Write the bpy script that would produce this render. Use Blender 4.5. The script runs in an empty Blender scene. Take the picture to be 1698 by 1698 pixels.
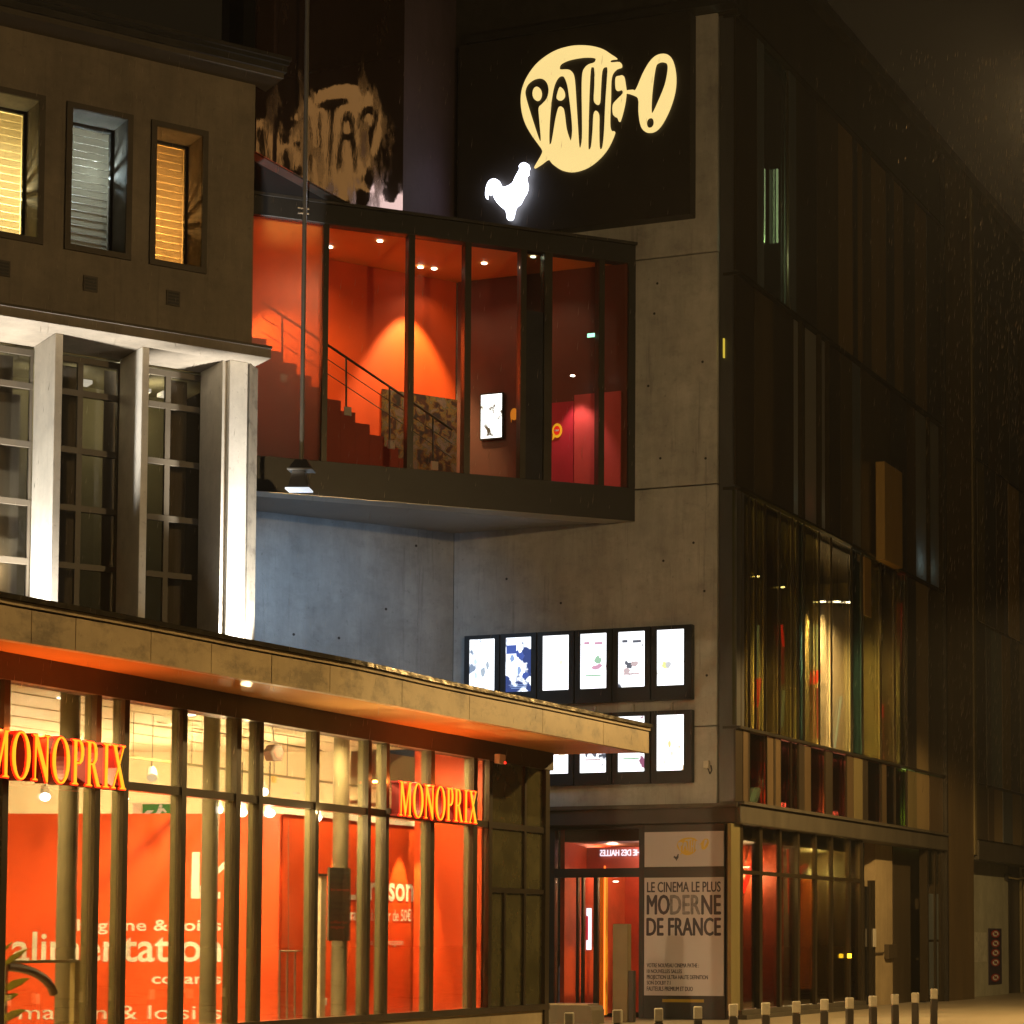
import bpy, bmesh, math, random
from mathutils import Vector, Matrix
from mathutils.geometry import tessellate_polygon
random.seed(7)
R = math.radians
S = bpy.context.scene
COL = S.collection

# ------------------------------------------------------------------ camera, world, exposure
CX, F, HZ, EYE = 1250.0, 3760.0, 1560.0, 1.63       # principal column, focal length (px), horizon row, eye height
PITCH = R(3.58)
CY = HZ - F * math.tan(PITCH)
cd = bpy.data.cameras.new('camera')
cam = bpy.data.objects.new('camera', cd); COL.objects.link(cam)
cam.location = (0, 0, EYE); cam.rotation_euler = (R(90) + PITCH, 0, 0)
cd.sensor_width = 36.0; cd.lens = F / 1698 * 36
cd.shift_x = (849 - CX) / 1698; cd.shift_y = (CY - 849) / 1698
cd.clip_start = 0.1; cd.clip_end = 2000
S.camera = cam

W = bpy.data.worlds.new('World'); S.world = W; W.use_nodes = True
wn = W.node_tree.nodes; wl = W.node_tree.links
bg = wn['Background']
bg.inputs[0].default_value = (1.0, 0.66, 0.30, 1)   # night sky over a town: faint sodium sky glow
bg.inputs[1].default_value = 0.0085
S.view_settings.view_transform = 'Standard'; S.view_settings.look = 'None'
S.view_settings.exposure = 0; S.view_settings.gamma = 1; S.view_settings.use_curve_mapping = False
S.cycles.use_denoising = True
S.cycles.max_bounces = 8; S.cycles.diffuse_bounces = 3; S.cycles.glossy_bounces = 3
S.cycles.transparent_max_bounces = 24; S.cycles.transmission_bounces = 4; S.cycles.volume_bounces = 0
S.cycles.sample_clamp_indirect = 4.0; S.cycles.sample_clamp_direct = 0
S.cycles.caustics_reflective = False; S.cycles.caustics_refractive = False

# ------------------------------------------------------------------ view geometry
def ray(u, v):
    a = (u - CX) / F; b = (CY - v) / F
    return Vector((a, math.cos(PITCH) - b * math.sin(PITCH), math.sin(PITCH) + b * math.cos(PITCH)))

class Pl:
    """an upright plane: s runs along it to the right, z up, off towards the street"""
    def __init__(self, P, d, off=0):
        self.d = Vector((d[0], d[1], 0)).normalized()
        self.n = Vector((self.d.y, -self.d.x, 0))
        self.P = Vector((P[0], P[1], 0)) + self.n * off
    def sz(self, u, v):
        r = ray(u, v); o = Vector((0, 0, EYE))
        t = (self.P - o).dot(self.n) / r.dot(self.n)
        h = o + r * t
        return (h - self.P).dot(self.d), h.z
    def s(self, u, v=1000): return self.sz(u, v)[0]
    def z(self, u, v): return self.sz(u, v)[1]
    def at(self, s, z, off=0):
        p = self.P + self.d * s + self.n * off
        return Vector((p.x, p.y, z))
    def off(self, o):
        return Pl((self.P.x, self.P.y), (self.d.x, self.d.y), o)
def vp(u): a = (u - CX) / F; return (a, 1.0) if a > 0 else (-a, -1.0)
def pt(u, Y, v=1000):
    r = ray(u, v); return (r.x / r.y * Y, Y)

PW = Pl(pt(1190, 47.0), vp(-8880))                   # concrete wall with the poster screens, facing left of the camera
sB = PW.s(1220); B = PW.at(sB, 0)
RF = Pl((B.x, B.y), vp(2690))                        # long side street facade
sC = PW.s(752); C_ = PW.at(sC, 0)
LW = Pl((C_.x, C_.y), vp(6700))                      # recessed left wall of the cinema
bxR = PW.at(PW.s(1054, 600), 0)
BX = Pl((bxR.x, bxR.y), vp(9670))                    # face of the glazed box
OB = Pl(pt(420, 42.0, 400), vp(6500))                # old building
MF = Pl(pt(908, 39.4, 1400), vp(2600))               # shop pavilion glazing
zI = 0

# ------------------------------------------------------------------ mesh helpers
LOC = {}
class MB:
    def __init__(self): self.v = []; self.f = []
    def add(self, vs, fs):
        k = len(self.v); self.v += [Vector(p) for p in vs]; self.f += [tuple(i + k for i in f) for f in fs]; return self
    def hexa(self, p):      # 8 points: bottom 4, top 4
        return self.add(p, [(0,1,2,3),(4,5,6,7),(0,1,5,4),(1,2,6,5),(2,3,7,6),(3,0,4,7)])
    def box(self, x0, x1, y0, y1, z0, z1):
        return self.hexa([(x0,y0,z0),(x1,y0,z0),(x1,y1,z0),(x0,y1,z0),(x0,y0,z1),(x1,y0,z1),(x1,y1,z1),(x0,y1,z1)])
    def pb(self, pl, s0, s1, z0, z1, o0, o1):
        return self.hexa([pl.at(s0,z0,o0),pl.at(s1,z0,o0),pl.at(s1,z0,o1),pl.at(s0,z0,o1),pl.at(s0,z1,o0),pl.at(s1,z1,o0),pl.at(s1,z1,o1),pl.at(s0,z1,o1)])
    def tube(self, a, b, r, n=8, r2=None):
        a, b = Vector(a), Vector(b); r2 = r if r2 is None else r2
        w = (b - a).normalized(); x = w.orthogonal().normalized(); y = w.cross(x)
        vs = []
        for c, q in ((a, r), (b, r2)):
            vs += [c + (x * math.cos(2*math.pi*i/n) + y * math.sin(2*math.pi*i/n)) * q for i in range(n)]
        fs = [(i, (i+1) % n, n + (i+1) % n, n + i) for i in range(n)] + [tuple(range(n)), tuple(range(n, 2*n))]
        return self.add(vs, fs)
    def path(self, pts, r, n=6):
        for a, b in zip(pts, pts[1:]): self.tube(a, b, r, n)
        return self
    def shape(self, pl, outer, holes, o0, o1):
        """a plate cut to an outline given in (s,z), with holes, between two offsets"""
        loops = [outer] + list(holes)
        flat = [p for l in loops for p in l]
        tris = tessellate_polygon([[Vector((p[0], p[1], 0)) for p in l] for l in loops])
        n = len(flat); vs = [pl.at(p[0], p[1], o1) for p in flat] + [pl.at(p[0], p[1], o0) for p in flat]
        fs = [tuple(t) for t in tris] + [tuple(i + n for i in t) for t in tris]
        k = 0
        for l in loops:
            m = len(l)
            fs += [(k+i, k+(i+1) % m, n+k+(i+1) % m, n+k+i) for i in range(m)]; k += m
        return self.add(vs, fs)
    def prism(self, pts, vec):
        n = len(pts); pts = [Vector(p) for p in pts]; vec = Vector(vec)
        return self.add(pts + [p + vec for p in pts], [tuple(range(n)), tuple(range(n, 2*n))] + [(i, (i+1) % n, n+(i+1) % n, n+i) for i in range(n)])
    def build(self, name, m, parent=None, bevel=0, smooth=False, **props):
        base = Vector((0, 0, 0)); q = parent
        while q is not None:
            if q.name in LOC: base = LOC[q.name]; break
            q = q.parent
        me = bpy.data.meshes.new(name)
        me.from_pydata([p - base for p in self.v], [], self.f)
        bm = bmesh.new(); bm.from_mesh(me)
        bmesh.ops.recalc_face_normals(bm, faces=bm.faces)
        bm.to_mesh(me); bm.free()
        if smooth:
            for p in me.polygons: p.use_smooth = True
        o = bpy.data.objects.new(name, me); COL.objects.link(o)
        if m is not None: me.materials.append(m)
        if parent is not None: o.parent = parent
        if bevel:
            b = o.modifiers.new('bevel', 'BEVEL'); b.width = bevel; b.segments = 1; b.limit_method = 'ANGLE'
        for k, val in props.items(): o[k] = val
        return o

def thing(name, label, cat, loc=(0,0,0), group=None):
    o = bpy.data.objects.new(name, None); COL.objects.link(o); o.empty_display_size = .2
    o.location = loc; LOC[o.name] = Vector(loc)
    o['label'] = label; o['category'] = cat
    if group: o['group'] = group
    return o
def tag(o, label, cat, group=None):
    o['label'] = label; o['category'] = cat
    if group: o['group'] = group
    return o
def copy_tree(o, loc, label=None):
    c = o.copy(); COL.objects.link(c); c.location = loc; LOC[c.name] = Vector(loc)
    if label: c['label'] = label
    for ch in list(o.children):
        k = ch.copy(); COL.objects.link(k); k.parent = c
        for g in list(ch.children):
            gg = g.copy(); COL.objects.link(gg); gg.parent = k
    return c
def light(kind, loc, color, power, parent=None, aim=None, size=.1, angle=60, blend=.5, name='light_source', sx=None, sy=None):
    d = bpy.data.lights.new(name, kind); d.color = color; d.energy = power
    if kind == 'SPOT': d.spot_size = R(angle); d.spot_blend = blend; d.shadow_soft_size = size
    elif kind == 'AREA':
        d.shape = 'RECTANGLE'; d.size = sx or size; d.size_y = sy or size
    else: d.shadow_soft_size = size
    o = bpy.data.objects.new(name, d); COL.objects.link(o)
    base = Vector((0,0,0))
    if parent is not None:
        o.parent = parent; base = LOC.get(parent.name, base)
    o.location = Vector(loc) - base
    if aim is not None: o.rotation_euler = (Vector(aim) - Vector(loc)).to_track_quat('-Z', 'Y').to_euler()
    return o

# ------------------------------------------------------------------ materials
def new_mat(name):
    m = bpy.data.materials.new(name); m.use_nodes = True
    nt = m.node_tree; b = nt.nodes['Principled BSDF']
    return m, nt.nodes, nt.links, b
def ramp_mix(N, L, fac, c0, c1, p0=.3, p1=.7):
    r = N.new('ShaderNodeValToRGB'); r.color_ramp.elements[0].position = p0; r.color_ramp.elements[1].position = p1
    r.color_ramp.elements[0].color = (*c0, 1); r.color_ramp.elements[1].color = (*c1, 1); L.new(fac, r.inputs[0]); return r.outputs[0]
def pbr(name, c, rough=.6, metal=0, var=.18, scale=1.2, stretch=(1,1,1), bump=0, bscale=20, spec=.5, detail=6, wet=0):
    m, N, L, b = new_mat(name)
    tc = N.new('ShaderNodeTexCoord'); mp = N.new('ShaderNodeMapping'); mp.inputs['Scale'].default_value = stretch
    L.new(tc.outputs['Object'], mp.inputs[0])
    n = N.new('ShaderNodeTexNoise'); n.inputs['Scale'].default_value = scale; n.inputs['Detail'].default_value = detail; n.inputs['Roughness'].default_value = .65
    L.new(mp.outputs[0], n.inputs['Vector'])
    L.new(ramp_mix(N, L, n.outputs[0], tuple(x * (1 - var) for x in c), tuple(min(1, x * (1 + var)) for x in c)), b.inputs['Base Color'])
    b.inputs['Roughness'].default_value = rough; b.inputs['Metallic'].default_value = metal
    b.inputs['Specular IOR Level'].default_value = spec
    if wet:
        rr = ramp_mix(N, L, n.outputs[0], (max(.05, rough - wet),) * 3, (rough,) * 3); L.new(rr, b.inputs['Roughness'])
    if bump:
        n2 = N.new('ShaderNodeTexNoise'); n2.inputs['Scale'].default_value = bscale; n2.inputs['Detail'].default_value = 4
        L.new(tc.outputs['Object'], n2.inputs['Vector'])
        bp = N.new('ShaderNodeBump'); bp.inputs['Strength'].default_value = bump; bp.inputs['Distance'].default_value = .02
        L.new(n2.outputs[0], bp.inputs['Height']); L.new(bp.outputs[0], b.inputs['Normal'])
    return m
def emit(name, c, strength, var=0, scale=2):
    m, N, L, b = new_mat(name)
    b.inputs['Base Color'].default_value = (*[x * .3 for x in c], 1); b.inputs['Roughness'].default_value = .4
    b.inputs['Emission Color'].default_value = (*c, 1); b.inputs['Emission Strength'].default_value = strength
    if var:
        tc = N.new('ShaderNodeTexCoord'); n = N.new('ShaderNodeTexNoise'); n.inputs['Scale'].default_value = scale
        L.new(tc.outputs['Object'], n.inputs['Vector'])
        L.new(ramp_mix(N, L, n.outputs[0], tuple(x * (1 - var) for x in c), c), b.inputs['Emission Color'])
    return m
def glass(name, tint=(.85,.85,.8), refl=1.0, rough=.015, wobble=.0, drops=0):
    """thin sheet glass: tinted see-through with Fresnel reflection"""
    m, N, L, b = new_mat(name); N.remove(b)
    out = N['Material Output']
    t = N.new('ShaderNodeBsdfTransparent'); t.inputs[0].default_value = (*[x ** .5 for x in tint], 1)      # a pane is crossed twice
    g = N.new('ShaderNodeBsdfGlossy'); g.inputs['Roughness'].default_value = rough
    fr = N.new('ShaderNodeFresnel'); fr.inputs[0].default_value = 1.5
    mu = N.new('ShaderNodeMath'); mu.operation = 'MULTIPLY'; mu.inputs[1].default_value = refl
    mx = N.new('ShaderNodeMixShader')
    L.new(fr.outputs[0], mu.inputs[0]); L.new(mu.outputs[0], mx.inputs[0]); L.new(t.outputs[0], mx.inputs[1]); L.new(g.outputs[0], mx.inputs[2]); L.new(mx.outputs[0], out.inputs[0])
    if wobble:
        tc = N.new('ShaderNodeTexCoord'); n = N.new('ShaderNodeTexNoise'); n.inputs['Scale'].default_value = .9
        L.new(tc.outputs['Object'], n.inputs['Vector'])
        bp = N.new('ShaderNodeBump'); bp.inputs['Strength'].default_value = wobble; bp.inputs['Distance'].default_value = .02
        L.new(n.outputs[0], bp.inputs['Height']); L.new(bp.outputs[0], g.inputs['Normal'])
    return m
def concrete(name, c, stains=.35, bump=.12, formwork=True, rough=.75, blots=0):
    """board-marked concrete: cloudy tone, vertical rain streaks, tie holes' grime, fine pits"""
    m, N, L, b = new_mat(name)
    tc = N.new('ShaderNodeTexCoord')
    def noise(sc, st=(1,1,1), det=6):
        mp = N.new('ShaderNodeMapping'); mp.inputs['Scale'].default_value = st; L.new(tc.outputs['Object'], mp.inputs[0])
        n = N.new('ShaderNodeTexNoise'); n.inputs['Scale'].default_value = sc; n.inputs['Detail'].default_value = det; n.inputs['Roughness'].default_value = .7
        L.new(mp.outputs[0], n.inputs['Vector']); return n.outputs[0]
    cloud = ramp_mix(N, L, noise(.9), tuple(x * .8 for x in c), tuple(x * 1.2 for x in c), .3, .72)
    streak = ramp_mix(N, L, noise(1.1, (1.6, 1.6, .3), 8), (1 - stains,) * 3, (1, 1, 1), .30, .62)
    pits = ramp_mix(N, L, noise(9, (1, 1, 1), 3), (.72,) * 3, (1, 1, 1), .26, .36)
    mul = N.new('ShaderNodeMix'); mul.data_type = 'RGBA'; mul.blend_type = 'MULTIPLY'; mul.inputs[0].default_value = 1
    L.new(cloud, mul.inputs[6]); L.new(streak, mul.inputs[7])
    m2 = N.new('ShaderNodeMix'); m2.data_type = 'RGBA'; m2.blend_type = 'MULTIPLY'; m2.inputs[0].default_value = 1
    L.new(mul.outputs[2], m2.inputs[6]); L.new(pits, m2.inputs[7])
    run = ramp_mix(N, L, noise(3.2, (2.4, 2.4, .12), 5), (1 - stains * .9,) * 3, (1, 1, 1), .30, .42)      # sparse run-off streaks
    m4 = N.new('ShaderNodeMix'); m4.data_type = 'RGBA'; m4.blend_type = 'MULTIPLY'; m4.inputs[0].default_value = 1
    L.new(m2.outputs[2], m4.inputs[6]); L.new(run, m4.inputs[7]); last = m4.outputs[2]
    if blots:       # soot and water marks
        bl_ = ramp_mix(N, L, noise(1.7, (1, 1, 1.6), 9), (1 - blots,) * 3, (1, 1, 1), .36, .50)
        m3 = N.new('ShaderNodeMix'); m3.data_type = 'RGBA'; m3.blend_type = 'MULTIPLY'; m3.inputs[0].default_value = 1
        L.new(last, m3.inputs[6]); L.new(bl_, m3.inputs[7]); last = m3.outputs[2]
    L.new(last, b.inputs['Base Color'])
    b.inputs['Roughness'].default_value = rough
    bp = N.new('ShaderNodeBump'); bp.inputs['Strength'].default_value = bump; bp.inputs['Distance'].default_value = .03
    L.new(noise(14), bp.inputs['Height']); L.new(bp.outputs[0], b.inputs['Normal'])
    return m
def translucent(name, c, gloss=0):
    m, N, L, b = new_mat(name); N.remove(b)
    t = N.new('ShaderNodeBsdfTranslucent'); t.inputs[0].default_value = (*c, 1)
    d = N.new('ShaderNodeBsdfDiffuse'); d.inputs[0].default_value = (*c, 1)
    mx = N.new('ShaderNodeMixShader'); mx.inputs[0].default_value = .3
    L.new(t.outputs[0], mx.inputs[1]); L.new(d.outputs[0], mx.inputs[2]); L.new(mx.outputs[0], N['Material Output'].inputs[0])
    return m
def screen_mat(name, kind, strength=5.0):
    """a backlit poster: printed film over a white light box (flat print, the print is coloured blots)"""
    m, N, L, b = new_mat(name)
    tc = N.new('ShaderNodeTexCoord')
    cols = {'pale': ((.92,.96,1),(.13,.17,.24),.58), 'blue': ((.85,.92,1),(.02,.035,.12),.52), 'plain': ((.95,.97,1),(.3,.29,.2),.68),
            'bars': ((.95,.97,1),(.16,.05,.09),.62), 'grey': ((.95,.97,1),(.04,.045,.06),.60), 'lime': ((.95,.97,1),(.25,.22,.14),.63),
            'gold': ((.97,.98,1),(.32,.2,.08),.62), 'yellow': ((1,1,.95),(.03,.02,.01),.56)}[kind]
    n = N.new('ShaderNodeTexNoise'); n.inputs['Scale'].default_value = 2.6; n.inputs['Detail'].default_value = 5
    mp = N.new('ShaderNodeMapping'); mp.inputs['Location'].default_value = (random.random() * 50, 3, random.random() * 50)
    L.new(tc.outputs['Object'], mp.inputs[0]); L.new(mp.outputs[0], n.inputs['Vector'])
    col = ramp_mix(N, L, n.outputs[0], cols[0], cols[1], cols[2], cols[2] + .06)
    b.inputs['Base Color'].default_value = (.02, .02, .02, 1); b.inputs['Roughness'].default_value = .2
    L.new(col, b.inputs['Emission Color']); b.inputs['Emission Strength'].default_value = strength
    return m

M = {}
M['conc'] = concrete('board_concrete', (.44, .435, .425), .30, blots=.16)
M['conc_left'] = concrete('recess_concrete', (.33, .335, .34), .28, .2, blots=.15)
M['render'] = concrete('old_render', (.225, .19, .145), .25, .06, blots=.12)
M['pier'] = concrete('pale_render', (.62, .58, .50), .12, .04)
M['surround'] = pbr('surround_stone', (.085, .072, .056), .8, var=.2, bump=.1)
M['dark'] = pbr('black_metal', (.018, .017, .016), .45, var=.3)
M['darkmet'] = pbr('dark_bronze', (.05, .044, .034), .42, .6, var=.25)
M['clad'] = None
M['roofdark'] = pbr('dark_zinc', (.05, .046, .042), .4, .3, var=.3, scale=2)
M['ledge'] = pbr('ledge_metal', (.075, .066, .05), .5, .2, var=.25, scale=2, stretch=(1,1,.3))
M['fascia'] = concrete('fascia_metal', (.42, .315, .16), .10, .03, rough=.5, blots=.45)
M['gutter'] = pbr('wet_zinc', (.10, .085, .06), .22, .8, var=.4, scale=4, bump=.5, bscale=7)
M['soffit'] = pbr('soffit_orange', (.74, .38, .13), .22, var=.08, bump=.06, bscale=3)  # one even orange-brown base colour
M['header'] = pbr('header_brown', (.05, .037, .024), .5, .1, var=.25)
M['fin'] = pbr('olive_aluminium', (.21, .18, .085), .38, .3, var=.15, stretch=(1,1,.2))
M['fincap'] = pbr('bronze_cap', (.055, .042, .024), .3, .5, var=.25, stretch=(1,1,.2))
M['column'] = concrete('column_concrete', (.23, .19, .10), .2, .05)
M['ceil'] = pbr('shop_ceiling', (.80, .72, .5), .6, var=.03)
M['shopwall'] = pbr('cream_wall', (.78, .68, .44), .7, var=.05)
M['redpanel'] = pbr('red_orange_panel', (.80, .09, .012), .42, var=.08, scale=.6)
M['redroom'] = pbr('red_paint', (.66, .066, .002), .55, var=.08)
M['orceil'] = pbr('bounce_orange_ceiling', (.88, .36, .07), .6, var=.05)  # orange bounce from the red walls put into the ceiling colour
M['brownroom'] = pbr('plum_wall', (.125, .030, .016), .5, var=.12)
M['stair'] = pbr('stair_red', (.30, .045, .02), .5, var=.12)
M['magenta'] = pbr('crimson_door', (.50, .03, .06), .45, var=.1)
M['white'] = pbr('white_print', (.82, .80, .74), .5, var=.02)
M['offwhite'] = pbr('poster_paper', (.52, .465, .50), .45, var=.05, scale=.7)
M['ink'] = pbr('ink', (.016, .008, .026), .4, var=.2)
M['worn'] = pbr('worn_ink', (.17, .15, .17), .5, var=.7, scale=9)
M['gold'] = pbr('gold_print', (.62, .40, .03), .4, var=.05)
M['steel'] = pbr('brushed_steel', (.55, .50, .42), .3, .9, var=.1)
M['paleplate'] = pbr('pale_plate', (.6, .56, .48), .35, .2, var=.1)
M['rod'] = pbr('grey_rod', (.30, .27, .22), .35, .7, var=.15)
M['glass'] = glass('shop_glass', (.95, .94, .90), .75, .01, .06)
M['boxglass'] = glass('cinema_glass', (.93, .92, .90), .7)
M['darkglass'] = pbr('dark_glass', (.012, .011, .010), .06, var=.3, spec=.6, bump=.05, bscale=1.2)
M['green'] = pbr('leaf_green', (.42, .40, .14), .5, var=.3, scale=12)
# ================================================================== ground
g = MB(); g.add([(-400,-120,0),(400,-120,0),(400,700,0),(-400,700,0)], [(0,1,2,3)])
M['asphalt'] = pbr('wet_asphalt', (.055, .05, .045), .42, var=.3, scale=.7, bump=.3, bscale=60, wet=.2)
M['paving'] = pbr('stone_paving', (.27, .23, .17), .55, var=.18, scale=.5, bump=.15, bscale=30, wet=.15)
g.build('ground', M['asphalt'], kind='structure')
g = MB()
q0 = MF.at(-30, 0, 2.6); q1 = MF.at(1.5, 0, 2.6); q2 = Vector((4.2, 26, 0)); q3 = Vector((9, 60, 0)); 
g.prism([q0, q1, Vector((-0.5, 30, 0)), q2, q3, Vector((30, 130, 0)), Vector((-30, 130, 0)), Vector((-40, 30, 0))], (0, 0, .006))
g.build('pavement', M['paving'], kind='structure')

# ================================================================== CINEMA
cin = thing('cinema_building', 'concrete and dark glass cinema with a glowing red glazed box over its corner', 'cinema', PW.at(sC, 0))
s1189 = PW.s(1189, 700)
zl = PW.z(1150, 1335); j1 = PW.z(1170, 1204); j2 = PW.z(1120, 807); j3 = PW.z(1124, 424); jt = PW.z(1175, 22)
for k, (a, b) in enumerate([(zl, j1), (j1, j2), (j2, j3), (j3, jt)]):
    MB().pb(PW, sC, s1189, a + .012, b - .012, -.35, 0).build('concrete_panel', M['conc'], cin, bevel=.012)
MB().pb(PW, sC - .3, s1189 - .03, zl - .15, jt - .02, -.9, -.36).build('core_wall', M['darkmet'], cin)
MB().pb(PW, sC - 1, sB + .05, jt + .0, jt + 4.5, -.6, .10).build('roof_cladding', M['roofdark'], cin)
MB().pb(PW, sC + .4, sB + .12, jt - .02, jt + .14, .102, .42).build('roof_coping', M['dark'], cin)
# dark corner fin between concrete and street front
MB().pb(PW, s1189 + .03, sB, zl + .04, jt - .02, -.5, -.06).build('corner_panel', pbr('grey_corner_metal', (.10, .10, .10), .35, .4, var=.2, stretch=(1, 1, .3)), cin)
MB().pb(PW, s1189 + .13, s1189 + .155, PW.z(1207, 592), PW.z(1207, 560), -.055, .0).build('corner_lamp', emit('yellow_lamp', (1, .75, .08), .6), cin)

# recessed left wall
zB = BX.z(429, 814); zG0 = BX.z(429, 755); zG1 = BX.z(423, 355); zT = BX.z(420, 322)
slL = LW.s(380, 800); topZ = jt + 4.5
zm = LW.z(560, 1000)
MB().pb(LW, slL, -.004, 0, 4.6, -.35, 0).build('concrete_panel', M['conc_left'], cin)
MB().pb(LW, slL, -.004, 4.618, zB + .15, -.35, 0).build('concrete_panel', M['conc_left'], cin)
MB().pb(LW, slL, -.3, 0, topZ, -.8, -.36).build('core_wall', M['darkmet'], cin)
def shiny():
    m, N, L, b = new_mat('polished_black_cladding')
    b.inputs['Base Color'].default_value = (.17, .092, .060, 1); b.inputs['Metallic'].default_value = .86; b.inputs['Roughness'].default_value = .05
    
    tc = N.new('ShaderNodeTexCoord'); mp = N.new('ShaderNodeMapping'); mp.inputs['Scale'].default_value = (1, 1, .55); L.new(tc.outputs['Object'], mp.inputs[0])
    n = N.new('ShaderNodeTexNoise'); n.inputs['Scale'].default_value = 1.5; n.inputs['Detail'].default_value = 7; n.inputs['Roughness'].default_value = .6
    L.new(mp.outputs[0], n.inputs['Vector'])
    n3 = N.new('ShaderNodeTexNoise'); n3.inputs['Scale'].default_value = 6; n3.inputs['Detail'].default_value = 5; L.new(mp.outputs[0], n3.inputs['Vector'])
    bp = N.new('ShaderNodeBump'); bp.inputs['Strength'].default_value = .10; bp.inputs['Distance'].default_value = .01
    L.new(n3.outputs[0], bp.inputs['Height']); L.new(bp.outputs[0], b.inputs['Normal'])
    L.new(ramp_mix(N, L, n.outputs[0], (.03,) * 3, (.5,) * 3, .52, .70), b.inputs['Roughness'])     # weathered, matt blots
    return m
M['clad'] = shiny()
UW = Pl((C_.x, C_.y), vp(2790))                      # polished upper storey wall, square to the sign wall
uL, u668 = UW.s(422, 300), UW.s(668, 200)
zU = zT + .065
cuts = [uL, UW.s(505, 200), u668]
for a, b in zip(cuts, cuts[1:]):
    MB().pb(UW, a + .004, b - .004, zU + .01, topZ, -.03, .02).build('cladding_panel', M['clad'], cin)
MB().pb(UW, uL, u668, zU, topZ, -.3, -.035).build('storey_wall', M['dark'], cin)
MB().pb(UW, u668 + .004, -.05, zU, topZ, -.3, .0).build('side_panel', concrete('purple_lit_render', (.085, .056, .075), .2), cin)  # purple light of the rooster sign put into the render colour
m = MB(); m.prism([Vector((p.x, p.y, zU)) for p in (UW.at(uL, 0, -.305), UW.at(-.06, 0, -.305), LW.at(-1.0, 0, .01), LW.at(slL, 0, .01))], (0, 0, .3)); m.build('storey_soffit', pbr('shade_black', (.006, .005, .005), .8, var=.2, spec=.1), cin)  # near-black colour put in as shade against the room's red light

def hazy_glass():            # left end pane, a translucent veil stands in for reflected haze
    m, N, L, b = new_mat('veil_glass'); N.remove(b)
    t = N.new('ShaderNodeBsdfTransparent'); t.inputs[0].default_value = (.96, .94, .92, 1)
    d = N.new('ShaderNodeBsdfTranslucent'); d.inputs[0].default_value = (.9, .85, .8, 1)
    mx = N.new('ShaderNodeMixShader'); mx.inputs[0].default_value = .36
    L.new(t.outputs[0], mx.inputs[1]); L.new(d.outputs[0], mx.inputs[2]); L.new(mx.outputs[0], N['Material Output'].inputs[0]); return m
# ---------------- glazed box
sL = BX.s(405, 600); bo = -.30
def xing(front, off):          # where the box line, set back by front, meets the concrete wall
    p = BX.at(0, 0, front); q_ = PW.at(0, 0, off)
    return (q_ - p).dot(PW.n) / BX.d.dot(PW.n) - .01
def wedge(z0, z1, inset=.0, front=bo, lo=.0):
    a = BX.at(sL, 0, front); b = BX.at(xing(front, .004 + inset), 0, front); d = PW.at(sC, 0, .004) + (LW.n + PW.n) * inset; e = LW.at(slL, 0, .004 + inset)
    m = MB(); m.prism([Vector((p.x, p.y, z0)) for p in (a, b, d, e)], (0, 0, z1 - z0)); return m
MB().pb(BX, sL, 0, zG1, zT, bo + .01, 0).build('box_fascia', M['dark'], cin, bevel=.01)
MB().pb(BX, sL, 0, zB, zG0, bo + .01, 0).build('box_sill', M['dark'], cin, bevel=.01)
MB().pb(BX, sL, .02, zT + .002, zT + .06, bo - .2, .05).build('box_flashing', M['roofdark'], cin)
MB().pb(BX, sL, 0, zB - .012, zB - .002, bo - .2, .012).build('drip_edge', M['steel'], cin)
wedge(zT - .32, zT - .04).build('box_roof', M['roofdark'], cin)
wedge(zB + .012, zB + .16, front=bo).build('box_soffit', pbr('soffit_panel', (.30, .30, .29), .5, var=.08), cin)
wedge(zG0 - .2, zG0 - .03).build('box_floor', M['brownroom'], cin)
wedge(zG1 + .02, zG1 + .1, .0).build('box_ceiling', M['orceil'], cin)
MB().pb(LW, slL, -.02, zG0 - .02, zG1 + .015, .01, .05).build('room_wall', M['redroom'], cin)
MB().pb(PW, sC + .07, PW.s(1048, 700), zG0 - .02, zG1 + .015, .01, .05).build('room_wall', M['brownroom'], cin)
MB().pb(BX, -.16, 0, zG0 + .002, zG1 - .002, bo + .012, -.002).build('box_end_post', M['dark'], cin)
fr = [(535, 544), (677, 687), (771, 781), (864, 873), (903, 916), (994, 1003)]
edges = [BX.s(418, 600)]
for a, b in fr:
    a_, b_ = BX.s(a, 600), BX.s(b, 600); edges += [a_, b_]
    MB().pb(BX, a_, b_, zG0 + .002, zG1 - .002, -.30, -.02).build('box_mullion', M['darkmet'], cin)
edges.append(-.16)
for i in range(0, len(edges), 2):
    mt = hazy_glass() if i == 0 else M['boxglass'] if i != 8 else glass('smoked_glass', (.22, .30, .26), 1)
    MB().pb(BX, edges[i] + .004, edges[i+1] - .004, zG0 + .004 if i != 8 else zG0 + (zG1 - zG0) * .74, zG1 - .004, -.13, -.12).build('box_pane', mt, cin)
    if i == 8: MB().pb(BX, edges[i] + .004, edges[i+1] - .004, zG0 + .004, zG0 + (zG1 - zG0) * .74 - .004, -.15, -.10).build('blind_panel', pbr('blue_grey_panel', (.035, .036, .045), .22, var=.2), cin)
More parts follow.
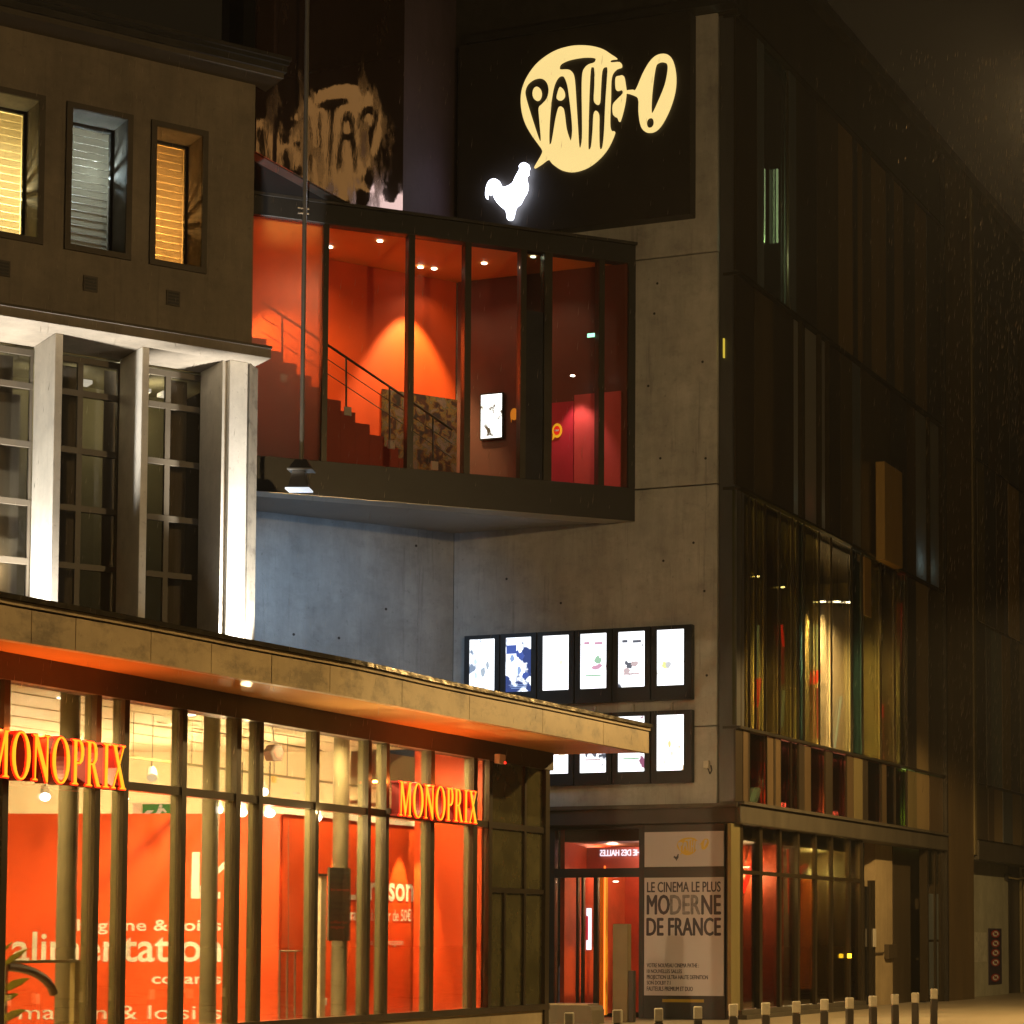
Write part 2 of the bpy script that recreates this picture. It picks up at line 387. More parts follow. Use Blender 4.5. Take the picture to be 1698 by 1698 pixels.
# staircase against the red wall
ST = LW.off(1.15)
s0, z0 = ST.sz(541, 661); s1_, z1_ = ST.sz(565.5, 661); ds = s1_ - s0; dz = z0 - ST.z(541, 677.5)
for k in range(-6, 9):
    zt = z0 - k * dz
    if zt < zG0 + .03: break
    st = MB(); st.pb(LW, s0 + k * ds, s0 + (k + 1) * ds - .002, zG0 - .02, zt, .12, 1.15); st.build('stair_step', M['stair'], cin)
hr = [ST.off(-.06).at(*ST.sz(u, v)) for u, v in ((436, 500), (541, 568), (670, 655), (752, 712))]
MB().path(hr, .028, 8).build('handrail', M['darkmet'], cin)
for k in (1, 2):
    MB().path([p - Vector((0, 0, .30 * k)) for p in hr], .010, 6).build('guard_rail', M['darkmet'], cin)
for (u, v0, v1) in ((470, 525, 625), (576, 592, 680), (648, 640, 735), (720, 690, 770)):
    MB().tube(ST.off(-.06).at(*ST.sz(u, v0)), ST.off(-.06).at(*ST.sz(u, v1)), .022).build('baluster', M['darkmet'], cin)
    a_, b_ = ST.sz(u, v1); MB().pb(ST, a_ - .08, a_ + .08, b_ - .12, b_ + .06, .004, .03).build('baluster_plate', M['paleplate'], cin)
# crimson door leaves and passage at the right of the room
RPW = PW.off(.06)
MB().pb(RPW, RPW.s(916, 720), RPW.s(952, 720), zG0 - .01, RPW.z(930, 668), 0, .05).build('door_passage_panel', M['magenta'], cin)
MB().pb(RPW, RPW.s(953, 720), RPW.s(1030, 720), zG0 - .01, RPW.z(960, 655), 0, .03).build('door_passage_panel', pbr('rose_lit_passage', (.62, .09, .09), .45, var=.1), cin)  # flat panel, the lit passage put into its rose colour

def hitz(u, v, z):
    r = ray(u, v); t = (z - EYE) / r.z; return Vector((0, 0, EYE)) + r * t
M['downlight'] = emit('downlight_glow', (1, .9, .7), 8)
def disc(c, r, n=12, dz=.02): return MB().tube(c, c - Vector((0, 0, dz)), r, n)
for u, v in ((547, 409), (630, 399), (720, 445), (803, 436), (884, 425)):
    c = hitz(u, v, zG1 + .018)
    disc(c, .06).build('downlight', M['downlight'], cin)
    light('SPOT', c - Vector((0, 0, .06)), (1, .72, .42), 32, cin, c - Vector((0, 0, 3)), .06, 130, .6)
c = LW.at(LW.s(672, 600), zG1 - .02, .70)
disc(c + Vector((0, 0, .02)), .06).build('downlight', M['downlight'], cin)
light('SPOT', c - Vector((0, 0, .05)), (1, .78, .36), 1500, cin, c + LW.n * -.3 - Vector((0, 0, 3)), .05, 62, .45)
c = LW.at(LW.s(470, 600), zG1 - .12, .75)
light('SPOT', LW.at(LW.s(398, 500), zG0 + (zG1 - zG0) * .70, 1.0), (1, .78, .34), 420, cin, LW.at(LW.s(480, 500), zG0 + (zG1 - zG0) * .52, 0), .08, 92, .9)  # added light hidden behind the old building's edge, warms the first pane
light('SPOT', c - Vector((0, 0, .05)), (1, .74, .36), 30, cin, c - Vector((0, 0, 3)), .08, 150, .9)
MB().prism([BX.at(sL, zG0, bo), BX.at(sL - .1, zG0, bo), LW.at(slL - .1, zG0, .01), LW.at(slL, zG0, .01)], (0, 0, zG1 - zG0)).build('room_wall', M['redroom'], cin)
c = PW.at(PW.s(966, 600), RPW.z(966, 630), .5)
disc(c, .05).build('downlight', M['downlight'], cin)
light('SPOT', c - Vector((0, 0, .05)), (1, .55, .45), 120, cin, c + PW.n * -.2 - Vector((0, 0, 2)), .05, 70, .6)
c = PW.at(PW.s(1010, 624), PW.z(1010, 624), .4); disc(c, .05).build('downlight', M['downlight'], cin)

# things hanging in the room
t = thing('poster_screen', 'bright white and yellow film poster lit inside the red box beside the staircase', 'screen', RPW.at(RPW.s(817), RPW.z(817, 727)))
a_, b_ = RPW.s(800, 690), RPW.s(834, 690); za, zb_ = RPW.z(817, 727), RPW.z(817, 655)
MB().pb(RPW, a_ - .03, b_ + .03, za - .03, zb_ + .03, 0, .06).build('housing', M['dark'], t)
MB().pb(RPW, a_, b_, za, zb_, .062, .068).build('screen', screen_mat('film_poster_yellow', 'yellow', 3.2), t)
t = thing('no_entry_sign', 'round yellow speech bubble sign with red no entry disc inside the red box', 'sign', RPW.at(RPW.s(926), RPW.z(926, 728)))
cs, cz = RPW.sz(926, 715)
def circ(cx, cy, rx, ry, n=24): return [(cx + rx * math.cos(2*math.pi*i/n), cy + ry * math.sin(2*math.pi*i/n)) for i in range(n)]
pts = circ(cs, cz, .115, .155); pts[15] = (cs - .11, cz - .2)
MB().shape(RPW, pts, [], .055, .075).build('sign_plate', emit('sign_yellow', (1, .5, .02), .7), t)
MB().shape(RPW, circ(cs, cz, .075, .1), [], .077, .081).build('red_disc', emit('sign_red', (.8, .02, .01), .8), t)
MB().pb(RPW, cs - .05, cs + .05, cz - .018, cz + .018, .083, .087).build('white_bar', M['white'], t)
t = thing('bubble_sign', 'small orange speech bubble sign beside the lit poster inside the red box', 'sign', RPW.at(RPW.s(853), RPW.z(853, 700)))
cs, cz = RPW.sz(853, 687); pts = circ(cs, cz, .09, .13); pts[14] = (cs - .07, cz - .18)
MB().shape(RPW, pts, [], .004, .02).build('sign_plate', emit('sign_orange', (1, .32, .02), .5), t)
t = thing('exit_sign', 'small glowing green exit sign high on the dark wall inside the red box', 'sign', RPW.at(RPW.s(985), RPW.z(985, 562)))
cs, cz = RPW.sz(985, 559); MB().pb(RPW, cs - .1, cs + .1, cz - .04, cz + .05, .1, .14).build('sign_box', M['paleplate'], t)
MB().pb(RPW, cs - .09, cs + .09, cz - .035, cz + .045, .142, .146).build('sign_face', emit('exit_green', (.35, 1, .6), 2.5), t)
# abstract mural
def mural():
    m, N, L, b = new_mat('mural_print'); tc = N.new('ShaderNodeTexCoord')
    n = N.new('ShaderNodeTexNoise'); n.inputs['Scale'].default_value = 5.5; n.inputs['Detail'].default_value = 9; n.inputs['Distortion'].default_value = .6
    L.new(tc.outputs['Object'], n.inputs['Vector'])
    r = N.new('ShaderNodeValToRGB'); cr = r.color_ramp
    cr.elements[0].position = .34; cr.elements[0].color = (.02, .015, .015, 1); cr.elements[1].position = .72; cr.elements[1].color = (.08, .06, .055, 1)
    for p, c in ((.45, (.05, .015, .01)), (.52, (.15, .08, .02)), (.56, (.05, .05, .03)), (.62, (.14, .08, .07))):
        e = cr.elements.new(p); e.color = (*c, 1)
    L.new(n.outputs[0], r.inputs[0]); L.new(r.outputs[0], b.inputs['Base Color']); b.inputs['Roughness'].default_value = .35; return m
MU = LW.off(.06)
m_ = MB(); m_.pb(MU, MU.s(632, 710), MU.s(764, 720), zG0 + .02, MU.z(700, 655), 0, .03)
tag(m_.build('mural_panel', mural()), 'dark multicoloured printed mural at the foot of the red staircase', 'mural')

# ---------------- big black sign panel with the illuminated sign
SP = PW.off(.35)
def q(x, y): return SP.sz(780 + x * .2709, 40 + y * .2709)
def smooth(pts, n=3):
    o = []; N_ = len(pts)
    for i in range(N_):
        p0, p1, p2, p3 = pts[i-1], pts[i], pts[(i+1) % N_], pts[(i+2) % N_]
        for k in range(n):
            t_ = k / n
            o.append(tuple(.5 * (2*p1[j] + (p2[j]-p0[j])*t_ + (2*p0[j]-5*p1[j]+4*p2[j]-p3[j])*t_*t_ + (3*p1[j]-p0[j]-3*p2[j]+p3[j])*t_**3) for j in (0, 1)))
    return o
def qs(pts, n=3): return [q(*p) for p in smooth(pts, n)]
sign = thing('cinema_sign', 'black rooftop sign panel with lit yellow speech bubble lettering and white rooster', 'sign', SP.at(SP.s(970), SP.z(970, 370)))
sp0, sp1 = SP.s(759, 200), SP.s(1144, 200); spz0 = SP.z(1139, 355); spz1 = jt - .03
MB().pb(PW, sp0, sp1, spz0, spz1, .004, .35).build('sign_panel', pbr('matt_black_board', (.022, .018, .015), .55, var=.25), sign, bevel=.015)
M['signyellow'] = emit('sign_warm_yellow', (1.0, .75, .29), 1.0, var=.04, scale=.8)
M['signwhite'] = emit('sign_blue_white', (.80, .84, 1.0), 6)
bub = [(690,135),(620,140),(540,162),(470,200),(405,255),(355,325),(325,395),(315,465),(322,545),(345,620),(385,690),(425,745),(447,780),(440,806),(420,842),(397,885),(440,860),(482,832),(510,862),(560,895),(620,908),(680,898),(740,870),(800,820),(850,755),(888,668),(872,660),(858,630),(858,540),(862,450),(864,350),(875,305),(900,278),(929,266),(921,238),(872,240),(858,229),(870,220),(902,215),(870,192),(820,160),(760,142)]
P_ = [(338,410),(355,370),(395,340),(440,335),(475,365),(486,410),(475,460),(445,495),(425,518),(428,580),(438,700),(434,722),(422,705),(400,640),(365,530),(342,450)]
A_ = [(485,735),(485,640),(495,500),(510,400),(530,345),(555,320),(580,330),(600,380),(612,460),(625,570),(630,660),(622,718),(610,705),(590,640),(580,560),(570,515),(550,512),(538,540),(525,600),(505,720),(495,740)]
T_ = [(548,268),(560,245),(610,222),(690,207),(750,207),(773,218),(765,240),(730,252),(705,275),(692,310),(688,400),(690,560),(690,700),(680,760),(668,750),(660,640),(650,480),(640,340),(625,295),(600,283),(558,283)]
H_ = [(738,280),(750,265),(765,280),(766,380),(762,470),(778,495),(795,480),(800,400),(808,290),(825,265),(845,275),(842,350),(832,500),(825,660),(815,755),(803,770),(792,750),(790,640),(790,560),(775,535),(760,560),(755,650),(745,755),(730,772),(723,750),(725,600),(730,420)]
MB().shape(SP, qs(bub), [qs(P_), qs(A_), qs(T_), qs(H_)], .004, .06).build('speech_bubble', M['signyellow'], sign)
MB().shape(SP, [q(*p) for p in [(413+26*math.cos(a*.4), 430+42*math.sin(a*.4)) for a in range(16)]], [], .004, .06).build('letter_counter', M['signyellow'], sign)
MB().shape(SP, qs([(555,390),(575,410),(580,445),(560,468),(535,462),(540,425)]), [], .004, .06).build('letter_counter', M['signyellow'], sign)
MB().shape(SP, qs([(897,330),(920,322),(942,322),(952,370),(957,420),(947,500),(920,598),(905,577),(880,560),(878,500),(905,465),(938,430),(930,405),(900,410),(893,370)]), [], .004, .06).build('letter_counter', M['signyellow'], sign)
ex = [(958,412),(1000,407),(1020,403),(1060,310),(1100,240),(1140,200),(1185,187),(1225,200),(1250,250),(1262,330),(1255,420),(1225,520),(1180,610),(1140,655),(1100,667),(1065,655),(1045,615),(1035,540),(1032,460),(985,432),(958,425)]
MB().shape(SP, qs(ex), [qs([(1135,270),(1155,240),(1185,235),(1210,250),(1213,290),(1195,380),(1150,490),(1120,550),(1110,530),(1115,420)]), qs([(1105+24*math.cos(a*.5236), 608+32*math.sin(a*.5236)) for a in range(12)], 2)], .004, .06).build('exclamation_bubble', M['signyellow'], sign)
ro = [(120,1083),(108,1060),(112,1010),(130,970),(160,957),(190,970),(205,1000),(222,1008),(270,985),(290,945),(315,900),(313,880),(325,865),(345,858),(370,870),(377,895),(370,910),(373,930),(362,942),(358,960),(368,1000),(360,1040),(340,1075),(322,1110),(295,1135),(285,1170),(273,1207),(242,1205),(233,1155),(200,1125),(170,1090),(150,1050),(135,1058),(128,1030),(122,1055)]
MB().shape(SP, qs(ro), [], .09, .13).build('rooster_emblem', M['signwhite'], sign)

# ---------------- poster screens on the concrete wall
PK = {'pale': ((.55,.68,.85),(.35,.42,.5)), 'blue': ((.05,.09,.34),(.25,.36,.62)), 'plain': ((.8,.78,.6),(.75,.8,.9)), 'bars': ((.55,.3,.42),(.3,.5,.35)), 'grey': ((.10,.11,.14),(.5,.4,.42)), 'lime': ((.7,.72,.3),(.5,.52,.55)), 'gold': ((.9,.62,.28),(.8,.7,.6))}
PM = {}
def poster_print(pl, s0_, s1__, z0_, z1_, kind, parent):      # faint overexposed film artwork: title bars, figures, credit lines
    w, h = s1__ - s0_, z1_ - z0_; rr = random.Random(len(kind) * 13 + int(s0_ * 10) + int(z0_ * 7))
    for j in (0, 1):
        if (kind, j) not in PM: PM[kind, j] = emit('poster_print_' + kind, PK[kind][j], 1.3)
    def bar(x0, x1, y0, y1, j, o): MB().pb(pl, s0_ + x0 * w, s0_ + x1 * w, z0_ + y0 * h, z0_ + y1 * h, o, o + .0015).build('print_block', PM[kind, j], parent)
    def blob(cx, cy, rx, ry, j, o):
        pts = [(s0_ + w * (cx + rx * (1 + rr.uniform(-.25, .25)) * math.cos(a * .4488)), z0_ + h * (cy + ry * (1 + rr.uniform(-.25, .25)) * math.sin(a * .4488))) for a in range(14)]
        MB().shape(pl, pts, [], o, o + .0015).build('print_figure', PM[kind, j], parent)
    n = {'blue': 6, 'grey': 4, 'pale': 4, 'bars': 3, 'lime': 2, 'gold': 2, 'plain': 1}[kind]
    if kind == 'blue': bar(.03, .42, .70, .86, 0, -.009)
    for k in range(n): blob(rr.uniform(.22, .78), rr.uniform(.28, .72), rr.uniform(.05, .15), rr.uniform(.03, .085), k % 2, -.009 + .002 * k)
    if kind in ('grey', 'bars'): bar(.15, .36, .80, .85, 0, .004); bar(.55, .86, .79, .84, 0, .004); bar(.2, .8, .22, .25, 1, .004)
    for k in range(3): bar(.14 + .05 * k, .86 - .05 * k, .12 - .03 * k, .13 - .03 * k, 1, .005)

xs = [(778, 820), (838, 880.5), (899.5, 943), (962, 1005.5), (1025, 1069), (1089, 1134)]
kinds = [['pale', 'blue', 'plain', 'bars', 'grey', 'lime'], ['plain', 'pale', 'plain', 'grey', 'bars', 'gold']]
what = [['pale grey print', 'blue and white print', 'nearly blank white print', 'faint red and grey print', 'grey lettered print', 'faint lime edged print'],
        ['hidden under the canopy', 'hidden below the canopy edge', 'blank white print', 'small grey print', 'rose edged print', 'faint gold figures']]
where = ['leftmost', 'second from left', 'third from left', 'fourth from left', 'fifth from left', 'rightmost']
SC = PW.off(.16)
for r_, (rt0, rt1, rb0, rb1, ct, cb) in enumerate([((778, 1060), (1134, 1043), (778, 1149), (1134, 1137), 1037, 1160), ((899, 1193), (1134, 1184), (899, 1283), (1134, 1278), 1178, 1298)]):
    zt = (SC.z(*rt0) + SC.z(*rt1)) / 2; zb_ = (SC.z(*rb0) + SC.z(*rb1)) / 2
    hz1 = PW.z(1148, ct); hz0 = PW.z(1148, cb)
    for i, (a, b) in enumerate(xs):
        if r_ == 1 and i < 1: continue
        sa, sb_ = SC.s(a, 1100), SC.s(b, 1100); m0 = (SC.s(xs[i-1][1], 1100) + sa) / 2 if i else sa - .13; m1 = (SC.s(xs[i+1][0], 1100) + sb_) / 2 if i < 5 else sb_ + .19
        t = thing('poster_display', f'lit poster display, {where[i]} in the {"upper" if r_ == 0 else "lower"} wall row, {what[r_][i]}', 'display', PW.at((sa + sb_) / 2, hz0), 'backlit poster displays on the concrete wall')
        bx = MB(); bx.pb(PW, m0 + .015, sa, hz0, hz1, .004, .17); bx.pb(PW, sb_, m1 - .015, hz0, hz1, .004, .17)
        bx.pb(PW, sa + .001, sb_ - .001, hz0, zb_, .004, .168); bx.pb(PW, sa + .001, sb_ - .001, zt, hz1, .004, .168); bx.pb(PW, sa + .001, sb_ - .001, zb_ + .001, zt - .001, .004, .10)
        bx.build('housing', pbr('navy_housing', (.016, .019, .026), .4, var=.2), t)
        MB().pb(PW, sa + .005, sb_ - .005, zb_ + .005, zt - .005, .14, .15).build('screen', screen_mat('lit_poster_' + kinds[r_][i], kinds[r_][i], 2.2), t)
        poster_print(SC, sa, sb_, zb_, zt, kinds[r_][i], t)
        if r_ == 1:
            MB().pb(PW, (sa+sb_)/2 - .02, (sa+sb_)/2 + .02, hz1 + .002, hz1 + .17, .03, .08).build('bracket', M['steel'], t)
for u, v in ((1085, 520), (1165, 600), (1075, 640), (1095, 760), (1150, 900), (1168, 980), (1100, 930), (840, 960), (930, 1000), (1172, 1120), (1170, 760), (1090, 470)):
    a_, b_ = PW.sz(u, v); MB().tube(PW.at(a_, b_, -.02), PW.at(a_, b_, .003), .028, 10).build('tie_hole', M['dark'], cin)
for u, v in ((487, 1052), (562, 1058), (690, 905), (640, 1010)):
    a_, b_ = LW.sz(u, v); MB().tube(LW.at(a_, b_, -.02), LW.at(a_, b_, .003), .03, 10).build('tie_hole', M['dark'], cin)
# small junction box on the wall
t = thing('junction_box', 'small pale electrical box with hanging cables on the concrete wall corner', 'electrical box', PW.at(PW.s(1173), PW.z(1173, 1275)))
a_, b_ = PW.sz(1173, 1268); MB().pb(PW, a_ - .06, a_ + .06, b_ - .08, b_ + .08, 0, .09).build('box_body', M['paleplate'], t, bevel=.01)
MB().path([PW.at(a_ + .03, b_ - .08, .05), PW.at(a_ + .08, b_ - .2, .06), PW.at(a_ + .12, b_ - .12, .05), PW.at(a_ + .09, b_ - .02, .03)], .012).build('cable', M['dark'], t)

# ---------------- entrance storey under the ledge
ze0 = PW.z(1150, 1366)
MB().pb(PW, PW.s(880, 1340), sB + .06, ze0, zl - .01, -.3, .12).build('ledge', pbr('dark_ledge', (.045, .043, .042), .5, .1, var=.25), cin, bevel=.02)
MB().pb(PW, PW.s(880, 1340), sB + .10, zl - .06, zl + .02, .122, .2).build('ledge_lip', M['ledge'], cin)
def px(u, v): return PW.sz(u, v)
def pbpx(pl, u0, u1, v0, v1, o0, o1, mb=None):
    mb = mb or MB(); s0_, s1__ = pl.s(u0, (v0+v1)/2), pl.s(u1, (v0+v1)/2); um = (u0+u1)/2
    return mb.pb(pl, s0_, s1__, pl.z(um, v1), pl.z(um, v0), o0, o1)
EN = PW.off(-.05)
fm = MB()
zdoor = EN.z(990, 1447); ztr0 = EN.z(990, 1440); ztr1 = EN.z(990, 1375)
for a, b in ((880, 920), (1060, 1068), (1203, 1220)):
    fm = MB(); fm.pb(EN, EN.s(a, 1500), EN.s(b, 1500), 0, ze0 - .004, -.15, .02); fm.build('door_post', M['dark'], cin)
MB().pb(EN, EN.s(920, 1500) + .002, EN.s(1060, 1500) - .002, zdoor - .10, ztr0, -.12, .012).build('door_head', M['dark'], cin)
MB().pb(EN, EN.s(920, 1500) + .002, EN.s(1060, 1500) - .002, ztr1, ze0 - .006, -.12, .012).build('door_head', M['dark'], cin)
MB().pb(EN, EN.s(920, 1500), EN.s(1060, 1500), ztr0 + .004, ztr1 - .004, -.07, -.06).build('fanlight_pane', glass('frosted_strip', (.8, .72, .72), .8), cin)
for a, b in ((955, 958), (963.5, 967), (984, 991)):
    MB().pb(EN, EN.s(a, 1560), EN.s(b, 1560), .05, zdoor - .102, -.10, .0).build('door_stile', M['darkmet'], cin)
for a, b in ((920, 955), (958, 963.5), (967, 984), (991, 1060)):
    MB().pb(EN, EN.s(a, 1560) + .003, EN.s(b, 1560) - .003, .06, zdoor - .104, -.06, -.05).build('door_pane', M['boxglass'], cin)
# lobby behind
LB = PW.off(-3.6); LBF = PW.off(-1.6)
MB().pb(PW, PW.s(860, 1500), sB - .3, .0, ze0 + .3, -3.8, -3.6).build('lobby_wall', pbr('lobby_crimson', (.40, .05, .014), .5, var=.3), cin)
MB().pb(PW, PW.s(860, 1500), sB - .3, -.02, .012, -3.6, -.2).build('lobby_floor', M['brownroom'], cin)
MB().pb(PW, PW.s(860, 1500), sB - .3, ze0 + .0, ze0 + .2, -3.58, -.32).build('lobby_ceiling', pbr('lobby_ceiling', (.25, .05, .035), .6), cin)
MB().pb(PW, EN.s(920, 1400) - 0.3, EN.s(1060, 1400) + .5, EN.z(990, 1440) + .02, EN.z(990, 1400), -1.62, -1.55).build('lobby_bulkhead', pbr('rose_bulkhead', (.52, .14, .11), .5, var=.06), cin)
MB().pb(PW, LBF.s(994, 1560), LBF.s(1003, 1560), .012, ze0 - .8, -1.75, -1.6).build('lobby_column', pbr('yellow_column', (.75, .42, .03), .4), cin)
MB().tube(PW.at(LBF.s(1005.5, 1560), .02, -1.5), PW.at(LBF.s(1005.5, 1560), ze0 - .8, -1.5), .018).build('neon_tube', emit('neon_orange', (1, .16, .02), 3), cin)
MB().tube(PW.at(*LBF.sz(934, 1512), -1.6), PW.at(*LBF.sz(946, 1580), -1.6), .022).build('neon_tube', emit('neon_crimson', (1, .01, .05), 2.5), cin)
light('POINT', PW.at(PW.s(945, 1500), ze0 - .5, -2.2), (1, .5, .3), 80, cin, None, .1)
light('POINT', PW.at(PW.s(1040, 1500), ze0 - .4, -1.0), (1, .55, .35), 50, cin, None, .1)
c = PW.at(*LBF.sz(1021, 1461), -1.6); disc(c, .06).build('downlight', M['downlight'], cin)
t = thing('lobby_screen', 'white lit screen with a red block seen through the entrance door', 'screen', LBF.at(LBF.s(972), 1))
pbpx(LBF, 964, 981, 1506, 1575, .0, .05).build('screen', emit('screen_white', (.85, .92, 1), 1.6), t)
pbpx(LBF, 964, 977, 1519, 1559, .052, .056).build('red_block', emit('screen_red', (.7, .03, .06), .8), t)
t = thing('exit_sign', 'small lit exit sign hanging above the entrance fanlight', 'sign', LBF.at(LBF.s(1022), LBF.z(1022, 1390)))
pbpx(LBF, 1016, 1032, 1378, 1390, .1, .14).build('sign_face', emit('exit_white', (.75, 1, .92), 1.8), t)
pbpx(LBF, 1018, 1027, 1374, 1377.5, .1, .15).build('sign_lamp', emit('exit_lamp', (1, 1, 1), 2.5), t)
t = thing('glass_counter', 'low pale glazed counter just inside the left entrance door', 'counter', LBF.at(LBF.s(937), 0, .6))
pbpx(PW.off(-1.2), 926, 955, 1603, 1665, -.3, 0).build('counter_body', pbr('pale_counter', (.55, .42, .36), .25, var=.4, scale=5), t)
# ---------------- flat lettering
TXT = {}
def text_polys(s, bold):
    cu = bpy.data.curves.new('letters', 'FONT'); cu.body = s; cu.size = 1; cu.offset = bold; cu.fill_mode = 'BOTH' if False else 'FRONT'; cu.resolution_u = 3
    o = bpy.data.objects.new('letters', cu); COL.objects.link(o)
    dg = bpy.context.evaluated_depsgraph_get(); me = bpy.data.meshes.new_from_object(o.evaluated_get(dg))
    vs = [v.co.copy() for v in me.vertices]; fs = [tuple(p.vertices) for p in me.polygons]
    bpy.data.objects.remove(o); bpy.data.curves.remove(cu); bpy.data.meshes.remove(me)
    return vs, fs
CAP = max(v.y for v in text_polys('H', 0)[0])
def text(pl, s, s0, s1, z0, z1, off, m, parent, name='lettering', bold=0.0, mirror=False, heavy=0):
    vs, fs = text_polys(s, bold)
    x0 = min(v.x for v in vs); x1 = max(v.x for v in vs); mb = MB(); k = (z1 - z0) / CAP
    out = []
    for v in vs:
        f = (v.x - x0) / (x1 - x0)
        if mirror: f = 1 - f
        out.append(pl.at(s0 + f * (s1 - s0), z0 + v.y * k, off))
    mb.add(out, fs)
    if heavy:       # stroke weight: the same letters printed again a hair to each side
        for j, (hx, hy) in enumerate(((-1, 0), (1, 0), (0, .6), (0, -.6))):
            mb.add([p + pl.d * heavy * hx + Vector((0, 0, heavy * hy)) + pl.n * .0006 * (j + 1) for p in out], fs)
    return mb.build(name, m, parent)
def textpx(pl, s, u0, u1, v0, v1, off, m, parent, **kw):
    a, b = pl.s(u0, v1), pl.s(u1, v1); um = (u0 + u1) / 2
    return text(pl, s, a, b, pl.z(um, v1), pl.z(um, v0), off, m, parent, **kw)

# ---------------- advertising boards beside the entrance
BD = PW.off(.03)
t = thing('logo_board', 'small pale board with gold bubble logo above the large cinema poster', 'sign board', BD.at(BD.s(1136), BD.z(1136, 1437)))
M['offwhite2'] = M['offwhite']
pbpx(BD, 1070, 1201, 1379, 1437, 0, .04).build('board', M['offwhite2'], t)
LG = BD.off(.043)
def ql(x, y): return LG.sz(880 + x * .22379, 1330 + y * .22379)
# logo: same outline as the roof sign, shrunk
def small(pts): return [LG.sz(1123.5 + (780 + x*.2709 - 866) * .250, 1390 + (40 + y*.2709 - 77) * .148 * 1.0) for x, y in smooth(pts, 2)]
def sm2(pts): return [LG.sz(1122.5 + (x - 315) * .0560, 1388.5 + (y - 135) * .0385) for x, y in smooth(pts, 2)]
MB().shape(LG, sm2(bub), [sm2(P_), sm2(A_), sm2(T_), sm2(H_)], 0, .004).build('bubble_print', M['gold'], t)
MB().shape(LG, sm2(ex), [sm2([(1135,270),(1155,240),(1185,235),(1210,250),(1213,290),(1195,380),(1150,490),(1120,550),(1110,530),(1115,420)])], 0, .004).build('exclamation_print', M['gold'], t)
MB().shape(LG, [LG.sz(1117 + (x - 108) * .032, 1416 + (y - 857) * .032) for x, y in ro], [], 0, .004).build('rooster_print', M['ink'], t)
t = thing('cinema_poster', 'tall pale poster with dark condensed capitals on the black entrance wall', 'poster', BD.at(BD.s(1136), BD.z(1136, 1651)))
MB().pb(PW, PW.s(1068.5, 1500), PW.s(1202.5, 1500), .0, ze0 - .005, -.25, .015).build('backing', M['dark'], t)
pbpx(BD, 1069.5, 1201, 1455, 1651, 0, .04).build('board', M['offwhite'], t)
for s_, u0, u1, v0, v1, m_ in (('LE CINEMA LE PLUS', 1074.5, 1196, 1462.5, 1479, 'ink'), ('MO', 1074.5, 1111, 1484.5, 1516, 'ink'), ('DER', 1113, 1162, 1484.5, 1516, 'worn'), ('NE', 1165, 1196, 1484.5, 1516, 'ink'),
        ('DE FRANCE', 1074, 1196, 1522.5, 1551, 'ink'), ('VOTRE NOUVEAU CINEMA PATHE :', 1074, 1160, 1597.5, 1604, 'ink'), ('10 NOUVELLES SALLES', 1074, 1132, 1607.5, 1613.5, 'ink'),
        ('PROJECTION ULTRA HAUTE DEFINITION', 1074, 1175, 1617, 1623.5, 'ink'), ('SON DOLBY 7.1', 1074, 1113, 1626.5, 1632.5, 'ink'), ('FAUTEUILS PREMIUM ET DUO', 1074, 1150, 1636, 1643, 'ink')):
    textpx(BD, s_, u0, u1, v0, v1, .043, M[m_], t, heavy={True: .014, False: .006}[v1 - v0 > 20] if v1 - v0 > 10 else .003)
BK = PW.off(.02)
MB().pb(PW, BK.s(1100), BK.s(1168), BK.z(1134, 1662), BK.z(1134, 1657), .017, .022).build('yellow_strip', pbr('faded_yellow', (.30, .2, .01), .5), t)
t = thing('neon_lettering', 'white lettering seen reversed behind the entrance fanlight', 'lettering', PW.at(EN.s(1030), EN.z(1030, 1420), -1.5))
NB = PW.off(-1.5)
textpx(NB, 'HE DES HALLES', 995, 1061, 1409, 1419, 0, emit('neon_white', (.95, .9, 1), 1.6), t, mirror=True, heavy=.008)

# dark totem and low block in front of the entrance
TP = Pl(PW.at(PW.s(1035), 0, 2.2)[:2], (PW.d.x, PW.d.y))
t = thing('information_totem', 'tall dark bronze totem standing before the entrance doors', 'totem', TP.at(TP.s(1035), 0))
MB().pb(TP, TP.s(1018), TP.s(1043), .012, TP.z(1030, 1532), -.18, 0).build('totem_body', pbr('totem_bronze', (.13, .10, .05), .45, .2, var=.15), t, bevel=.01)
MB().pb(TP, TP.s(1043.3), TP.s(1051), .012, TP.z(1047, 1610), -.16, -.03).build('side_panel', M['dark'], t)
TB = Pl(PW.at(PW.s(952), 0, 3.4)[:2], (PW.d.x, PW.d.y))
t = thing('concrete_block', 'low dark concrete block with rounded corner before the left entrance door', 'block', TB.at(TB.s(955), 0))
a_, b_ = TB.s(905), TB.s(984); zt = TB.z(945, 1667)
pts = [(a_, .01), (b_, .01), (b_, zt - .10), (b_ - .03, zt - .03), (b_ - .1, zt), (a_, zt)]
MB().shape(TB, pts, [], -.6, 0).build('block_body', concrete('dark_concrete', (.11, .09, .06), .2), t)
MB().pb(TB, a_ + .05, b_ - .1, zt + .002, zt + .03, -.55, -.05).build('block_top', M['steel'], t)

